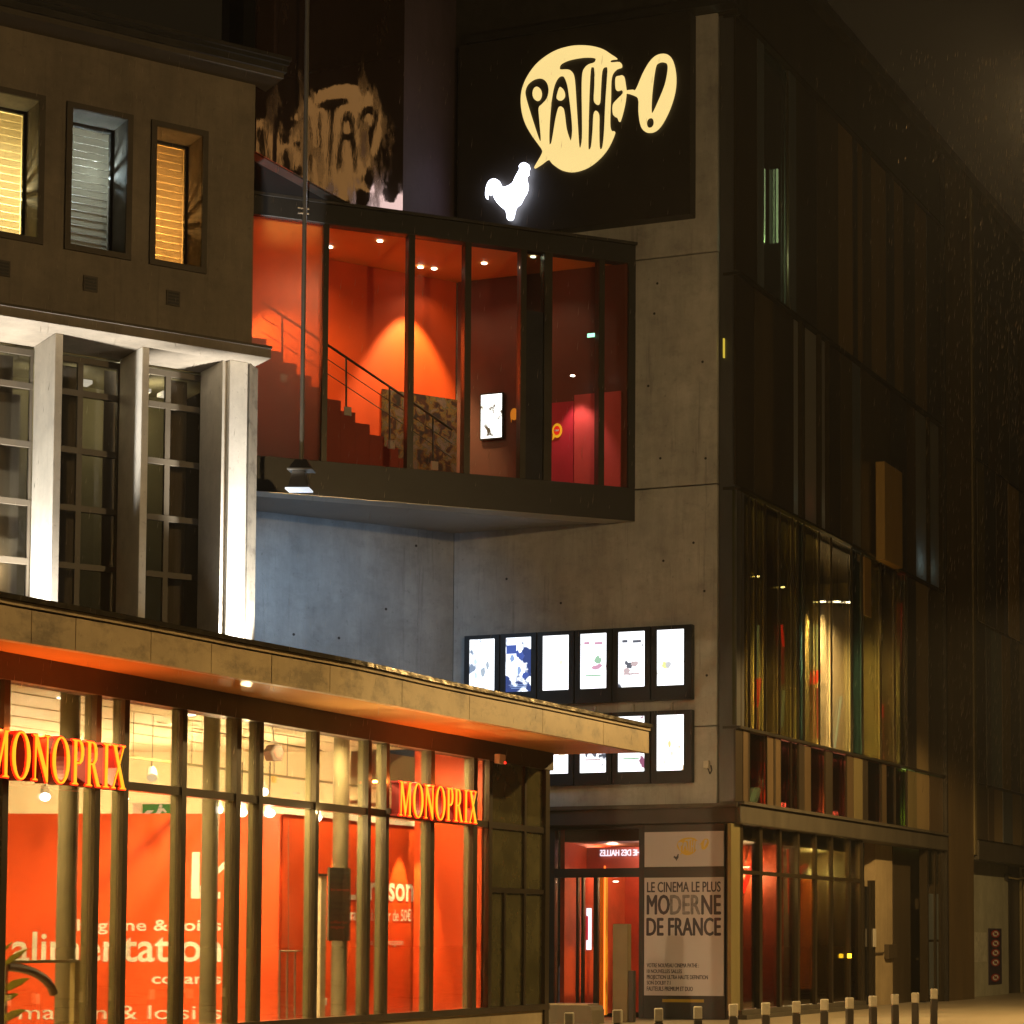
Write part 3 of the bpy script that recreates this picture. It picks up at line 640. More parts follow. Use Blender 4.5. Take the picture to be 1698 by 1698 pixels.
# ================================================================== street facade of the cinema
zv = lambda v: RF.z(1222, v)
Z0, Z1, Z2, Z3, Z4, Z5, Z6 = 0, zv(1366), zv(1334), zv(1208), zv(811), zv(455), zv(27)
Z7 = zv(-130)
sE = RF.s(1562, 1300)
M['g_olive'] = glass('olive_glass', (.66, .60, .26), .9)
M['g_dark'] = glass('smoky_glass', (.34, .28, .14), .9)
M['g_yellow'] = glass('yellow_glass', (.72, .70, .30), .8)
M['g_blue'] = glass('blue_glass', (.05, .15, .22), .9)
M['g_teal'] = glass('teal_glass', (.12, .22, .17), .9)
M['g_green'] = glass('green_glass', (.30, .38, .05), .9)
M['g_clear'] = glass('clear_glass', (.88, .84, .70), .8)
M['g_red'] = glass('rose_glass', (.62, .25, .20), .9)
M['p_tan'] = pbr('tan_panel', (.26, .19, .09), .45, .15, var=.12, stretch=(1, 1, .2))
M['p_gold'] = pbr('gold_panel', (.42, .27, .08), .4, .25, var=.12, stretch=(1, 1, .2))
M['p_brown'] = pbr('brown_panel', (.085, .058, .03), .45, .1, var=.18, stretch=(1, 1, .2))
M['p_olive'] = pbr('olive_panel', (.16, .13, .06), .45, .1, var=.18, stretch=(1, 1, .2))
M['p_umber'] = pbr('ochre_panel', (.20, .135, .055), .45, .1, var=.15, stretch=(1, 1, .2))
M['p_dark'] = pbr('black_panel', (.036, .028, .019), .3, .0, var=.3, stretch=(1, 1, .2))
M['p_dim'] = pbr('umber_panel', (.07, .053, .03), .4, .1, var=.25, stretch=(1, 1, .2))
M['p_slate'] = pbr('slate_panel', (.10, .12, .13), .35, .1, var=.2, stretch=(1, 1, .2))
M['p_teal'] = pbr('teal_panel', (.16, .22, .21), .35, .1, var=.2, stretch=(1, 1, .2))
M['milk'] = translucent('obscured_glass', (.5, .5, .48))
LAMPS = {'t_teal': ((.5, .9, .8), .5), 't_red': ((1, .12, .08), .6), 't_pale': ((1, .85, .45), .8), 't_blue': ((.6, .9, 1), 2.0), 't_slate': ((.6, .9, .9), .9)}
def X(x): return 1180 + x * .3063
def strips(row, z0, z1, lo=0, hi=0, parent=None, pl=RF, conv=X, v=1000):
    prev = None
    for i, (a, b, mk) in enumerate(row):
        s0_, s1__ = pl.s(conv(a), v), pl.s(conv(b), v)
        if mk.startswith('t_'):     # obscured pane with a faint lamp low in the bay behind it
            col, pw = LAMPS[mk]
            MB().pb(pl, s0_ + .012, s1__ - .012, z0 + .02, z1 - .02, -.04, -.03).build('lit_pane', M['milk'], parent)
            MB().pb(pl, s0_ + .012, s1__ - .012, z0 + .02, z1 - .02, -.62, -.6).build('bay_wall', M['p_teal'], parent)
            light('POINT', pl.at((s0_ + s1__) / 2, z0 + .5, -.3), col, pw, parent, None, .06)
            MB().pb(pl, s1__ - .011, s1__ + .011, z0 + .003, z1 - .003, -.6, .085).build('facade_fin', M['fincap'], parent)
            MB().pb(pl, s0_ - .011, s0_ + .009, z0 + .003, z1 - .003, -.6, -.17).build('facade_fin', M['fincap'], parent)
            continue
        o = (.0, .012, .005, .016)[i % 4] if not mk.startswith('g_') else -.03
        MB().pb(pl, s0_ + .012, s1__ - .012, z0 + .02 + lo, z1 - .02 - hi, o - .04, o).build('glass_panel' if mk.startswith('g_') else 'facade_panel', M[mk], parent)
        MB().pb(pl, s1__ - .011, s1__ + .011, z0 + .003, z1 - .003, -.035, .006).build('facade_fin', M['fincap'], parent)
F1 = [(128,168,'p_dark'),(168,196,'p_brown'),(196,206,'p_dark'),(206,300,'g_olive'),(300,335,'p_brown'),(335,345,'p_dark'),(345,373,'p_brown'),(373,432,'g_red'),(432,470,'g_dark'),(470,500,'p_dark'),(500,535,'p_brown'),(535,615,'g_red'),(615,652,'p_dark'),(652,730,'g_red'),(730,764,'p_brown'),(764,812,'p_olive'),(812,842,'p_dark'),(842,918,'g_teal'),(918,942,'p_brown'),(942,992,'g_teal'),(992,1056,'g_green'),(1056,1104,'p_olive'),(1104,1172,'p_tan'),(1172,1245,'p_brown')]
F2 = [(128,160,'g_yellow'),(160,208,'g_dark'),(208,242,'g_olive'),(242,294,'g_olive'),(294,372,'g_dark'),(372,442,'g_olive'),(442,471,'g_yellow'),(471,503,'g_blue'),(503,586,'g_olive'),(586,652,'g_clear'),(652,762,'g_clear'),(762,820,'g_blue'),(820,918,'g_olive'),(918,994,'g_dark'),(994,1056,'g_olive'),(1056,1104,'p_dark'),(1104,1170,'p_tan'),(1170,1245,'p_dim')]
F3 = [(128,230,'p_dark'),(230,330,'p_dim'),(330,443,'p_dark'),(443,476,'t_teal'),(476,505,'p_dark'),(505,575,'t_red'),(575,596,'p_dark'),(596,622,'t_pale'),(622,700,'p_dark'),(700,762,'p_dim'),(762,808,'p_slate'),(808,868,'p_dim'),(868,966,'p_dim'),(966,1058,'p_dark'),(1058,1106,'p_brown'),(1106,1170,'t_blue'),(1170,1238,'t_slate'),(1238,1252,'p_dark')]
F4 = [(128,246,'p_dark'),(246,282,'p_slate'),(282,416,'g_clear'),(416,456,'p_slate'),(456,570,'p_dark'),(570,684,'p_dim'),(684,762,'p_umber'),(762,788,'p_dark'),(788,816,'p_umber'),(816,862,'p_dim'),(862,942,'p_umber'),(942,986,'p_dark'),(986,1036,'p_umber'),(1036,1098,'p_dim'),(1098,1160,'p_umber'),(1160,1245,'p_dark')]
strips(F1, Z2, Z3, parent=cin); strips(F2, Z3 + .06, Z4, parent=cin); strips(F3, Z4 + .06, Z5, parent=cin); strips(F4, Z5 + .06, Z6, parent=cin, v=400)
for z in (Z3, Z4, Z5, Z6):
    MB().pb(RF, .02, sE, z - .002, z + .055, -.3, .10).build('floor_band', M['darkmet'], cin)
MB().pb(RF, .02, sE, Z6 + .06, Z7, -.4, .02).build('parapet', M['p_dark'], cin)
MB().pb(RF, .0, sE + 30, Z7 + .003, Z7 + .25, -.8, .25).build('parapet_coping', M['roofdark'], cin)
MB().pb(RF, -.1, sE, Z1, Z2 - .004, -.4, .16).build('street_ledge', M['ledge'], cin, bevel=.02)
MB().pb(RF, -.12, sE + .02, Z2 - .003, Z2 + .06, -.3, .24).build('street_ledge_cap', M['ledge'], cin)
# protruding gold cassette panel
ga, gb = RF.s(X(868)), RF.s(X(966)); gz0 = RF.z(1461, 937); gz1 = RF.z(1461, 776)
MB().pb(RF, ga, gb, gz0, gz1, .095, .34).build('gold_cassette', M['p_gold'], cin, bevel=.02)
MB().pb(RF, RF.s(X(820)) + .02, RF.s(X(858)), RF.z(1437, 1022), RF.z(1437, 926), .0, .03).build('facade_panel', M['p_gold'], cin)

# rooms behind the street glazing
def room(z0, z1, depth, wall_m, floor_m, s0_, s1__):
    MB().pb(RF, s0_, s1__, z0 + .1, z1 - .1, -depth - .1, -depth).build('room_wall', wall_m, cin)
    MB().pb(RF, s0_, s1__, z0 - .15, z0 - .012, -depth, -.42).build('room_floor', floor_m, cin)
    MB().pb(RF, s0_, s1__, z1 - .10, z1 - .012, -depth, -.2).build('room_ceiling', M['p_dim'], cin)
    MB().pb(RF, s1__, s1__ + .1, z0 + .1, z1 - .1, -depth, -.2).build('room_wall', wall_m, cin)
    MB().pb(RF, s0_ - .1, s0_, z0 + .1, z1 - .1, -depth, -.2).build('room_wall', wall_m, cin)
M['foyer'] = pbr('foyer_ochre', (.36, .29, .12), .55, var=.75, scale=1.1, stretch=(2.5, 2.5, .15))
M['foyer_red'] = pbr('foyer_red', (.50, .07, .025), .55, var=.4, scale=.8)
sX = RF.s(X(1056))
room(Z3 + .06, Z4, 3.2, M['foyer'], M['foyer'], .3, sX)
room(Z2, Z3, 2.2, M['foyer_red'], M['p_dim'], .3, sX)
for x, v, p in ((245, 955, 25), (383, 973, 25), (600, 997, 55), (680, 997, 80), (745, 998, 40), (960, 998, 16)):
    c = RF.at(RF.off(-1.0).s(X(x), v), RF.off(-1.0).z(X(x), v), -1.0)
    disc(c, .09 if x > 500 else .07).build('foyer_lamp', emit('foyer_glow', (1, .86, .55), 22), cin)
    MB().tube(c, Vector((c.x, c.y, Z4 - .1)), .012, 6).build('lamp_rod', M['dark'], cin)
    light('SPOT', c - Vector((0, 0, .08)), (1, .78, .40), p * 24, cin, c - Vector((0, 0, 4)), .06, 150, .8)
# cream columns inside the lit bay, coloured slanting struts
for x0, x1 in ((505, 528), (588, 616), (655, 726)):
    pl = RF.off(-1.7); MB().pb(RF, pl.s(X(x0)), pl.s(X(x1)), Z3 + .05, pl.z(X(x0), 1000), -1.9, -1.7).build('foyer_column', pbr('cream_column', (.72, .56, .34), .5, var=.15), cin)
def strut(u0, v0, u1, v1, off, m, r=.03):
    pl = RF.off(off); MB().tube(pl.at(*pl.sz(u0, v0)), pl.at(*pl.sz(u1, v1)), r, 8).build('slanting_strut', m, cin)
M['neonred'] = emit('strut_red', (1, .03, .01), 4); M['strutpale'] = emit('strut_pale', (.85, .9, .5), 1.1); M['strutred'] = emit('strut_dim_red', (.8, .04, .02), .9)  # struts' brightness put in as emission, segment by segment
strut(1257, 1037, 1256, 1125, -.6, M['strutpale']); strut(1259, 1125, 1254, 1172, -.6, M['neonred'], .05); strut(1256, 1175, 1257, 1215, -.6, M['strutred'])
strut(1296, 1036, 1299, 1072, -.6, M['neonred']); strut(1298, 1075, 1298, 1135, -.6, M['strutred']); strut(1300, 1145, 1296, 1205, -.6, M['strutpale'])
strut(1355, 1036, 1355, 1110, -.6, M['strutpale']); strut(1358, 1113, 1351, 1133, -.6, M['neonred'], .05); strut(1355, 1140, 1356, 1225, -.6, M['strutred'])
strut(1395, 1155, 1384, 1240, -.6, M['strutpale']); strut(1464, 1168, 1466, 1265, -.6, pbr('peach_tube', (.7, .3, .15), .4)); strut(1464, 1168, 1464.3, 1190, -.5, M['neonred'])
strut(1492, 1000, 1488, 1150, -1.2, M['strutred'], .08); strut(1256, 1310, 1246, 1335, -.6, M['strutpale'], .09)
pl = RF.off(-.8); MB().path([pl.at(*pl.sz(1288, 1140)), pl.at(*pl.sz(1315, 1141)), pl.at(*pl.sz(1334, 1145))], .02).build('foyer_rail', M['steel'], cin)
for u, v in ((1304, 1320), (1345, 1330), (1390, 1345)):
    pl = RF.off(-1.2); light('POINT', pl.at(pl.s(u, v), Z2 + .35), (1, .25, .12), 22, cin, None, .08)
pl = RF.off(-1.2); light('POINT', pl.at(pl.s(1485, 1330), Z2 + .5), (.8, 1, .25), 60, cin, None, .08)
MB().pb(RF, RF.s(X(842)), RF.s(X(1056)), Z2 + .1, Z3 - .12, -1.6, -1.5).build('room_wall', pbr('lime_backing', (.30, .36, .06), .6, var=.3), cin)  # lime wall added behind the panes so the green glass glows
# lit stairwell window of the upper floor and other dim lit windows
def litbox(u0, u1, v0, v1, col, p, vv):
    pl = RF; a, b = pl.s(u0, vv), pl.s(u1, vv); um = (u0 + u1) / 2
    MB().pb(RF, a, b, pl.z(um, v1), pl.z(um, v0), -.9, -.8).build('room_wall', pbr('stairwell_wall', (.5, .55, .4), .6), cin)
    c = RF.at((a + b) / 2, pl.z(um, v1 * .8 + v0 * .2), -.45); light('POINT', c, col, p, cin, None, .1)
litbox(1264, 1310, 150, 455, (.75, 1, .6), 170.0, 300)
for u in (1268.5, 1290):
    pl = RF.off(-.4); a_ = pl.s(u, 350); MB().pb(pl, a_ - .02, a_ + .03, pl.z(u, 402), pl.z(u, 280), -.04, 0).build('tube_lamp', emit('tube_green_white', (.6, .85, .45), 1.5), cin)
# street level glazing
gz = Z1 - .006; gb0 = .42
for u0, u1, mk in ((1211, 1226, 'fin'), (1226, 1231, 'fincap'), (1258.5, 1263.5, 'fincap'), (1292, 1295.5, 'fincap'), (1322, 1325.5, 'fincap'), (1351, 1354, 'fincap'), (1378.5, 1381, 'fincap'), (1407, 1410, 'fincap'), (1426, 1428.5, 'fincap')):
    MB().pb(RF, RF.s(u0, 1560), RF.s(u1, 1560), .2, gz, -.06, .015).build('glazing_post', M[mk], cin)
us = [1231, 1258.5, 1263.5, 1292, 1295.5, 1322, 1325.5, 1351, 1354, 1378.5, 1381, 1407, 1410, 1426]
zt1 = RF.z(1231, 1444)
gs = ['g_clear', 'g_clear', 'g_clear', 'g_olive', 'g_olive', 'g_olive', 'g_dark']
for i in range(0, 14, 2):
    a, b = RF.s(us[i], 1560) + .002, RF.s(us[i+1], 1560) - .002
    MB().pb(RF, a, b, zt1 - .06, zt1 + .02, -.15, .02).build('glazing_rail', M['fincap'], cin)
    MB().pb(RF, a, b, .22, zt1 - .062, -.06, -.05).build('glass_panel', M[gs[i//2]], cin)
    MB().pb(RF, a, b, zt1 + .022, gz - .003, -.06, -.05).build('glass_panel', M[gs[i//2]], cin)
MB().pb(RF, RF.s(1222, 1560), RF.s(1428, 1560), .01, .10, -.3, .22).build('plinth_step', M['ledge'], cin)
MB().pb(RF, RF.s(1222, 1560), RF.s(1428, 1560), .102, .198, -.3, .12).build('plinth_step', M['ledge'], cin)
sg = RF.s(1428, 1560)
MB().pb(RF, .4, sg, .01, Z1 - .02, -4.2, -4.1).build('lobby_wall', M['foyer_red'], cin)
MB().pb(RF, .4, sg, .0, .012, -4.1, -.32).build('lobby_floor', pbr('lobby_floor', (.3, .24, .12), .4, var=.2), cin)
MB().pb(RF, .4, sg, Z1 - .3, Z1 - .02, -4.1, -.25).build('lobby_ceiling', M['p_brown'], cin)
MB().pb(RF, sg, sg + .1, .01, Z1 - .02, -4.1, -.064).build('lobby_wall', M['p_brown'], cin)
for x0, x1 in ((1249, 1257), (1280, 1291), (1310, 1320)):
    pl = RF.off(-.6); MB().tube(RF.at(pl.s((x0+x1)/2, 1560), .012, -.6), RF.at(pl.s((x0+x1)/2, 1560), Z1 - .3, -.6), .09, 14).build('lobby_column', M['p_dark'], cin)
pl = RF.off(-2.2)
for k in range(12):
    a, z = pl.sz(1228 + k * .5, 1655 - k * 17); MB().pb(pl, a - .3, a + 1.6, max(.02, z), max(.02, z) + .06, -.5, 0).build('lobby_stair_tread', pbr('tread_red', (.55, .06, .03), .4), cin)
strut(1253, 1418, 1232, 1479, -.9, M['neonred'], .05); strut(1248, 1376, 1236, 1430, -.9, M['steel'], .02)
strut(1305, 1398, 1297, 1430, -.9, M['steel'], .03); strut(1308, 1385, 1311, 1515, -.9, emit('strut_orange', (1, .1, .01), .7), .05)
pl = RF.off(-1.0); 
gl = MB()                                # red lattice screen hanging in the lobby
for k in range(6):
    a_, b_ = pl.sz(1264, 1392 + k * 8); c2, d2 = pl.sz(1280, 1392 + k * 8); gl.tube(pl.at(a_, b_), pl.at(c2, b_), .018, 6)
for k in range(4):
    a_, b_ = pl.sz(1265 + k * 4.6, 1388); c2, d2 = pl.sz(1265 + k * 4.6, 1436); gl.tube(pl.at(a_, b_), pl.at(a_, d2), .018, 6)
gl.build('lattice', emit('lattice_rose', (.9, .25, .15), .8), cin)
strut(1283, 1440, 1272, 1497, -.9, M['steel'], .03); strut(1337, 1436, 1322, 1450, -.9, emit('strut_vermilion', (1, .07, .02), .5), .08); strut(1340, 1460, 1336, 1640, -1.4, emit('drape_orange_glow', (.9, .2, .03), .22), .22)
strut(1362, 1445, 1358, 1590, -1.4, emit('drape_red_glow', (.8, .06, .03), .16), .18)  # drapes given a glow of their own in place of lobby light
c = pl.at(*pl.sz(1238, 1437)); disc(c, .10).build('foyer_lamp', emit('lobby_glow', (1, .85, .5), 12), cin); light('POINT', c - Vector((0, 0, .2)), (1, .75, .35), 200, cin, None, .06)
for u, v, p, col in ((1275, 1420, 170, (1, .55, .22)), (1340, 1440, 300, (1, .62, .22)), (1390, 1450, 330, (1, .80, .38))):
    a_, b_ = pl.sz(u, v); light('POINT', pl.at(min(a_, sg - .6 - (1390 - u) * .03), b_), col, p, cin, None, .1)
pl = RF.off(-3.6)
pbpx(pl, 1226, 1262, 1377, 1440, -.1, 0).build('lobby_panel', pbr('lobby_cream', (.6, .5, .28), .5), cin)
pbpx(pl, 1322, 1412, 1420, 1668, -.1, 0).build('lobby_panel', M['foyer'], cin)
pbpx(RF.off(-2.0), 1264, 1280, 1500, 1600, -.1, 0).build('lobby_panel', pbr('lobby_grey', (.30, .2, .12), .5), cin)
# back entrance: doors, plaster wall, black shutter
MB().pb(RF, RF.s(1429, 1560), RF.s(1562, 1560), .0, Z1 - .01, -1.5, -1.4).build('porch_wall', M['p_dark'], cin)
MB().pb(RF, RF.s(1429, 1560) + .0, RF.s(1430.5, 1560), .0, Z1 - .01, -1.39, .02).build('porch_wall', M['p_dark'], cin)
pbpx(RF.off(-.5), 1452, 1480, 1395, 1672, -.3, 0).build('plaster_wall', concrete('tan_plaster', (.36, .28, .16), .2, .05), cin)
pbpx(RF.off(-.62), 1481, 1538, 1396, 1668, -.3, 0).build('shutter', M['p_dim'], cin)
for u0, u1 in ((1430.8, 1434), (1445, 1447.5), (1449.5, 1451.5)):
    pbpx(RF.off(-.3), u0, u1, 1460, 1674, -.1, 0).build('door_stile', M['fincap'], cin)
pbpx(RF.off(-.36), 1434.5, 1444.5, 1470, 1672, -.03, 0).build('door_leaf', M['darkglass'], cin)
pbpx(RF.off(-.3), 1446.5, 1449.3, 1540, 1570, .01, .06).build('door_handle', M['paleplate'], cin)
for v0, v1, mk in ((1409, 1465, 'g_green'), (1482, 1558, 'p_slate'), (1562, 1650, 'p_slate')):
    pbpx(RF, 1539, 1550, v0, v1, -.06, -.03).build('side_pane', M[mk], cin); pbpx(RF, 1552, 1558, v0, v1, -.06, -.03).build('side_pane', M[mk], cin)
for u0, u1 in ((1537, 1539), (1550, 1552), (1558.5, 1564)):
    pbpx(RF, u0, u1, 1406, 1660, -.2, .02).build('glazing_post', M['fincap'], cin)
c = RF.at(*RF.off(.05).sz(1408.5, 1585), .05)
disc(c + Vector((0, 0, .05)), .05, 10, .1).build('beacon_lamp', emit('amber_beacon', (1, .55, .02), 6), cin)

# ---------------- full-height brown pillar, next building
pil = thing('brown_pillar', 'full height dark brown pillar dividing the two street facades', 'pillar', RF.at(RF.s(1590), 0))
MB().pb(RF, RF.s(1567, 1560), RF.s(1612, 1560), 0, Z7 - .02, -.6, .06).build('pillar_shaft', pbr('pillar_brown', (.12, .082, .035), .5, .1, var=.25, stretch=(1, 1, .2)), pil)
MB().pb(RF, RF.s(1564.5, 1560), RF.s(1566.6, 1560), 0, Z7 - .02, -.3, .12).build('drain_pipe', M['darkmet'], pil)
MB().pb(RF, RF.s(1612.5, 1560), RF.s(1616, 1560), Z1, Z7 - .02, -.3, .1).build('edge_trim', M['p_olive'], pil)
nb = thing('neighbouring_building', 'dark panelled block beyond the brown pillar with pale wall at street level', 'building', RF.at(RF.s(1640), 0))
sN, sN2 = RF.s(1616.5, 1560), RF.s(1616.5, 1560) + 26
zn = lambda v: RF.z(1616, v)
ident = lambda u: u
N1 = [(1617,1636,'p_dim'),(1636,1646,'p_brown'),(1646,1660,'p_tan'),(1660,1676,'p_slate'),(1676,1690,'p_tan'),(1690,1716,'p_olive')]
N2_ = [(1617,1634,'p_dark'),(1634,1642,'p_slate'),(1642,1660,'p_teal'),(1660,1674,'p_tan'),(1674,1690,'p_dark'),(1690,1720,'p_tan')]
N3_ = [(1617,1621,'p_brown'),(1621,1633,'p_olive'),(1633,1652,'p_dark'),(1652,1664,'p_brown'),(1664,1672,'p_dark'),(1672,1690,'p_gold'),(1690,1720,'p_dark')]
N4_ = [(1617,1640,'p_dark'),(1640,1655,'p_brown'),(1655,1675,'p_dim'),(1675,1690,'p_dark'),(1690,1720,'p_brown')]
za_ = [zn(1394), zn(1300), zn(1030), zn(760), zn(480)]
strips(N1, za_[0] + .05, za_[1], parent=nb, conv=ident); strips(N2_, za_[1] + .05, za_[2], parent=nb, conv=ident); strips(N3_, za_[2] + .05, za_[3], parent=nb, conv=ident); strips(N4_, za_[3] + .05, za_[4], parent=nb, conv=ident)
MB().pb(RF, sN, sN2, za_[4], Z7, -.5, -.02).build('upper_wall', M['p_dark'], nb)
MB().pb(RF, sN, sN2, 0.0, Z7, -3.2, -.5 - 2.5).build('rear_wall', M['p_dark'], nb)
MB().pb(RF, sN, sN2, za_[0], za_[4] - .01, -.5, -.2).build('backing_wall', M['p_dark'], nb)
MB().pb(RF, sN, sN2, zn(1425), za_[0], -.5, .14).build('street_ledge', M['ledge'], nb)
pbpx(RF.off(-.5), 1604, 1672, 1424, 1664, -.3, 0).build('plaster_wall', concrete('pale_plaster', (.42, .42, .33), .15, .04), nb)
pbpx(RF.off(-.7), 1673, 1720, 1428, 1664, -.3, 0).build('gate', M['p_dark'], nb)
for u in (1691, 1695):
    pbpx(RF.off(-.66), u, u + 1.5, 1430, 1660, 0, .08).build('gate_post', M['p_olive'], nb)
GP = RF.off(-.5)
t = thing('prohibition_sign', 'tall purple board of five red prohibition roundels on the pale wall', 'sign board', GP.at(GP.s(1649), GP.z(1649, 1632)))
pbpx(GP, 1638.5, 1660, 1539.5, 1632, .003, .02).build('board', pbr('purple_board', (.035, .022, .05), .4), t)
for v in (1548.5, 1564.5, 1580, 1596, 1621):
    cs, cz = GP.sz(1649.5, v); ry = GP.z(1649, v) - GP.z(1649, v + 6.5); rx = (GP.s(1656.5, v) - GP.s(1642.5, v)) / 2
    MB().shape(GP, circ(cs, cz, rx, ry), [circ(cs, cz, rx * .72, ry * .72)], .022, .028).build('roundel_ring', pbr('sign_red_paint', (.45, .03, .02), .4), t)
    MB().shape(GP, circ(cs, cz, rx * .7, ry * .7), [], .022, .026).build('roundel_face', M['white'], t)
    MB().prism([GP.at(cs - rx*.6, cz + ry*.5, .03), GP.at(cs - rx*.45, cz + ry*.6, .03), GP.at(cs + rx*.6, cz - ry*.5, .03), GP.at(cs + rx*.45, cz - ry*.6, .03)], GP.n * .004).build('roundel_bar', pbr('sign_red_paint', (.45, .03, .02), .4), t)
    MB().pb(GP, cs - rx*.3, cs + rx*.3, cz - ry*.25, cz + ry*.25, .027, .029).build('pictogram', M['ink'], t)
t = thing('paper_notice', 'pale paper notice pinned beside the purple prohibition board', 'notice', GP.at(GP.s(1625), GP.z(1625, 1595)))
pbpx(GP, 1614, 1636, 1546, 1595, .003, .01).build('paper', pbr('notice_paper', (.5, .5, .42), .6, var=.25, scale=6), t)
t = thing('wall_bracket', 'curved dark bracket arm fixed high on the pale wall', 'bracket', GP.at(GP.s(1668), GP.z(1668, 1455)))
MB().path([GP.at(*GP.sz(1666, 1454), .02), GP.at(*GP.sz(1672, 1458), .3), GP.at(*GP.sz(1684, 1456), .35), GP.at(*GP.sz(1690, 1440), .3)], .03).build('arm', M['p_olive'], t)
MB().pb(GP, GP.s(1662), GP.s(1669), GP.z(1665, 1459), GP.z(1665, 1449), .002, .1).build('mount_plate', M['dark'], t)
t = thing('entry_intercom', 'small dark intercom box projecting from the tan plaster wall', 'intercom', RF.at(RF.s(1472), RF.z(1472, 1590), -.5))
pbpx(RF.off(-.5), 1466, 1480, 1566, 1590, .003, .12).build('box_body', M['p_dim'], t, bevel=.01)
MB().path([RF.at(*RF.off(-.45).sz(1450, 1581), -.45), RF.at(*RF.off(-.45).sz(1466, 1580), -.45)], .02).build('arm', M['p_dim'], t)
# ================================================================== OLD BUILDING
ob = thing('old_building', 'pale rendered old building with deep lit windows and tall fin bays above the shop', 'building', OB.at(0, 0))
osL = OB.s(-260, 400); oR = 0.0
zc = OB.z(420, 140)                          # underside of cornice
zlb = OB.z(420, 582); zlt = OB.z(420, 570)
zLt = OB.off(.62).z(445, 573); zLb = OB.off(.62).z(445, 594)
D_ = -1.15
# upper wall with window openings (built from strips round the openings)
wins = []
for (u0, u1, vt0, vt1, vb) in ((-30, 62, None, 167, 393), (118, 208.5, None, 200, 422), (258.5, 334, None, 226, 446)):
    zt = OB.z(u1, vt1); zb_ = OB.z(u1, vb); wins.append((OB.s(u0, 300), OB.s(u1, 300), zb_, zt))
wins.insert(0, (wins[0][0] - 2.2, wins[0][0] - 1.2, wins[0][2], wins[0][3]))
ztop = sum(w[3] for w in wins[1:]) / 3; zbot = sum(w[2] for w in wins[1:]) / 3
wins = [(a, b, zbot, ztop) for a, b, _, _ in wins]
MB().pb(OB, osL, oR, ztop, zc - .002, -.8, 0).build('upper_wall', M['render'], ob)
MB().pb(OB, osL, oR, zLt + .002, zbot, -.8, 0).build('upper_wall', M['render'], ob)
prev = osL
for a, b, _, _ in wins + [(oR, oR, 0, 0)]:
    MB().pb(OB, prev + .0008, a - .0008, zbot + .0008, ztop - .0008, -.8, -.001).build('upper_wall', M['render'], ob); prev = b
M['reveal'] = pbr('reveal_plaster', (.50, .46, .30), .6, var=.1)
cols = [((1, .8, .3), 30), ((1, .87, .46), 200), ((.72, .92, 1), 260), ((1, .50, .13), 260)]
M['slat'] = translucent('blind_slat', (.62, .58, .5))
M['slatgap'] = translucent('blind_cord', (.8, .8, .75))
for k, (a, b, z0, z1) in enumerate(wins):
    e = .11
    w_ = MB()
    w_.pb(OB, a - e, b + e, z1 + .004, z1 + e, .002, .05).pb(OB, a - e, b + e, z0 - e, z0 - .004, .002, .06).pb(OB, a - e, a - .004, z0 - .003, z1 + .003, .002, .048).pb(OB, b + .004, b + e, z0 - .003, z1 + .003, .002, .048)
    fr_ = w_.build('window', M['surround'], ob)
    r_ = MB().pb(OB, b + .003, b + .006, z0, z1, -.72, -.004); r_ = MB()
    f = .055
    r_.pb(OB, a, b, z1 - f, z1 - .002, -.74, -.66).pb(OB, a, b, z0 + .002, z0 + f, -.74, -.66).pb(OB, b - f, b - .002, z0 + f, z1 - f, -.74, -.66).pb(OB, a + .002, a + f, z0 + f, z1 - f, -.74, -.66)
    r_.build('window_frame', M['dark'], fr_)
    n = 17; h = (z1 - z0 - 2 * f) / n
    for i in range(n):
        zz = z0 + f + i * h
        sl = MB(); sl.hexa([OB.at(a + f, zz + .018, -.80), OB.at(b - f, zz + .018, -.80), OB.at(b - f, zz + .018, -.794), OB.at(a + f, zz + .018, -.794),
                            OB.at(a + f, zz + h, -.80 + .02), OB.at(b - f, zz + h, -.80 + .02), OB.at(b - f, zz + h, -.80 + .026), OB.at(a + f, zz + h, -.80 + .026)])
        sl.build('blind_slat', M['slat'], fr_)
    MB().pb(OB, a + f, b - f, z0 + f, z1 - f, -.705, -.70).build('pane', glass('window_glass', (.95, .95, .92), .6), fr_)
    bx = MB(); bx.pb(OB, a - .3, b + .3, z0 - .3, z1 + .3, -1.75, -1.7); rwm = M['shopwall'] if k != 2 else M['header']; bx.build('room_wall', rwm, fr_)
    for zz0, zz1, ss0, ss1 in ((z0 - .3, z0 - .25, a - .3, b + .3), (z1 + .25, z1 + .3, a - .3, b + .3), (z0 - .25, z1 + .25, a - .3, a - .25), (z0 - .25, z1 + .25, b + .25, b + .3)):
        MB().pb(OB, ss0, ss1, zz0, zz1, -1.699, -.801).build('room_wall', rwm, fr_)
    col, pw = cols[k]
    lp = (.55, .42) if k < 2 else ((.62, .66) if k == 2 else (.1, .42))
    light('POINT', OB.at(a + (b - a) * lp[0], z0 + (z1 - z0) * lp[1], -1.15 if k != 2 else -1.02), col, pw * 1.0, ob, None, .08)
# outside: the reveals are plastered and pick up light through the panes
# vents
for u, v in ((4, 445), (149.5, 471), (286.5, 495)):
    a_, z_ = OB.sz(u, v); vb = MB(); vb.pb(OB, a_ - .13, a_ + .13, z_ - .14, z_ + .14, .002, .03); o = vb.build('wall_vent', M['surround'], ob)
    for i in range(4): MB().pb(OB, a_ - .10, a_ + .10, z_ - .11 + i * .06, z_ - .075 + i * .06, .031, .042).build('vent_slat', M['dark'], o)
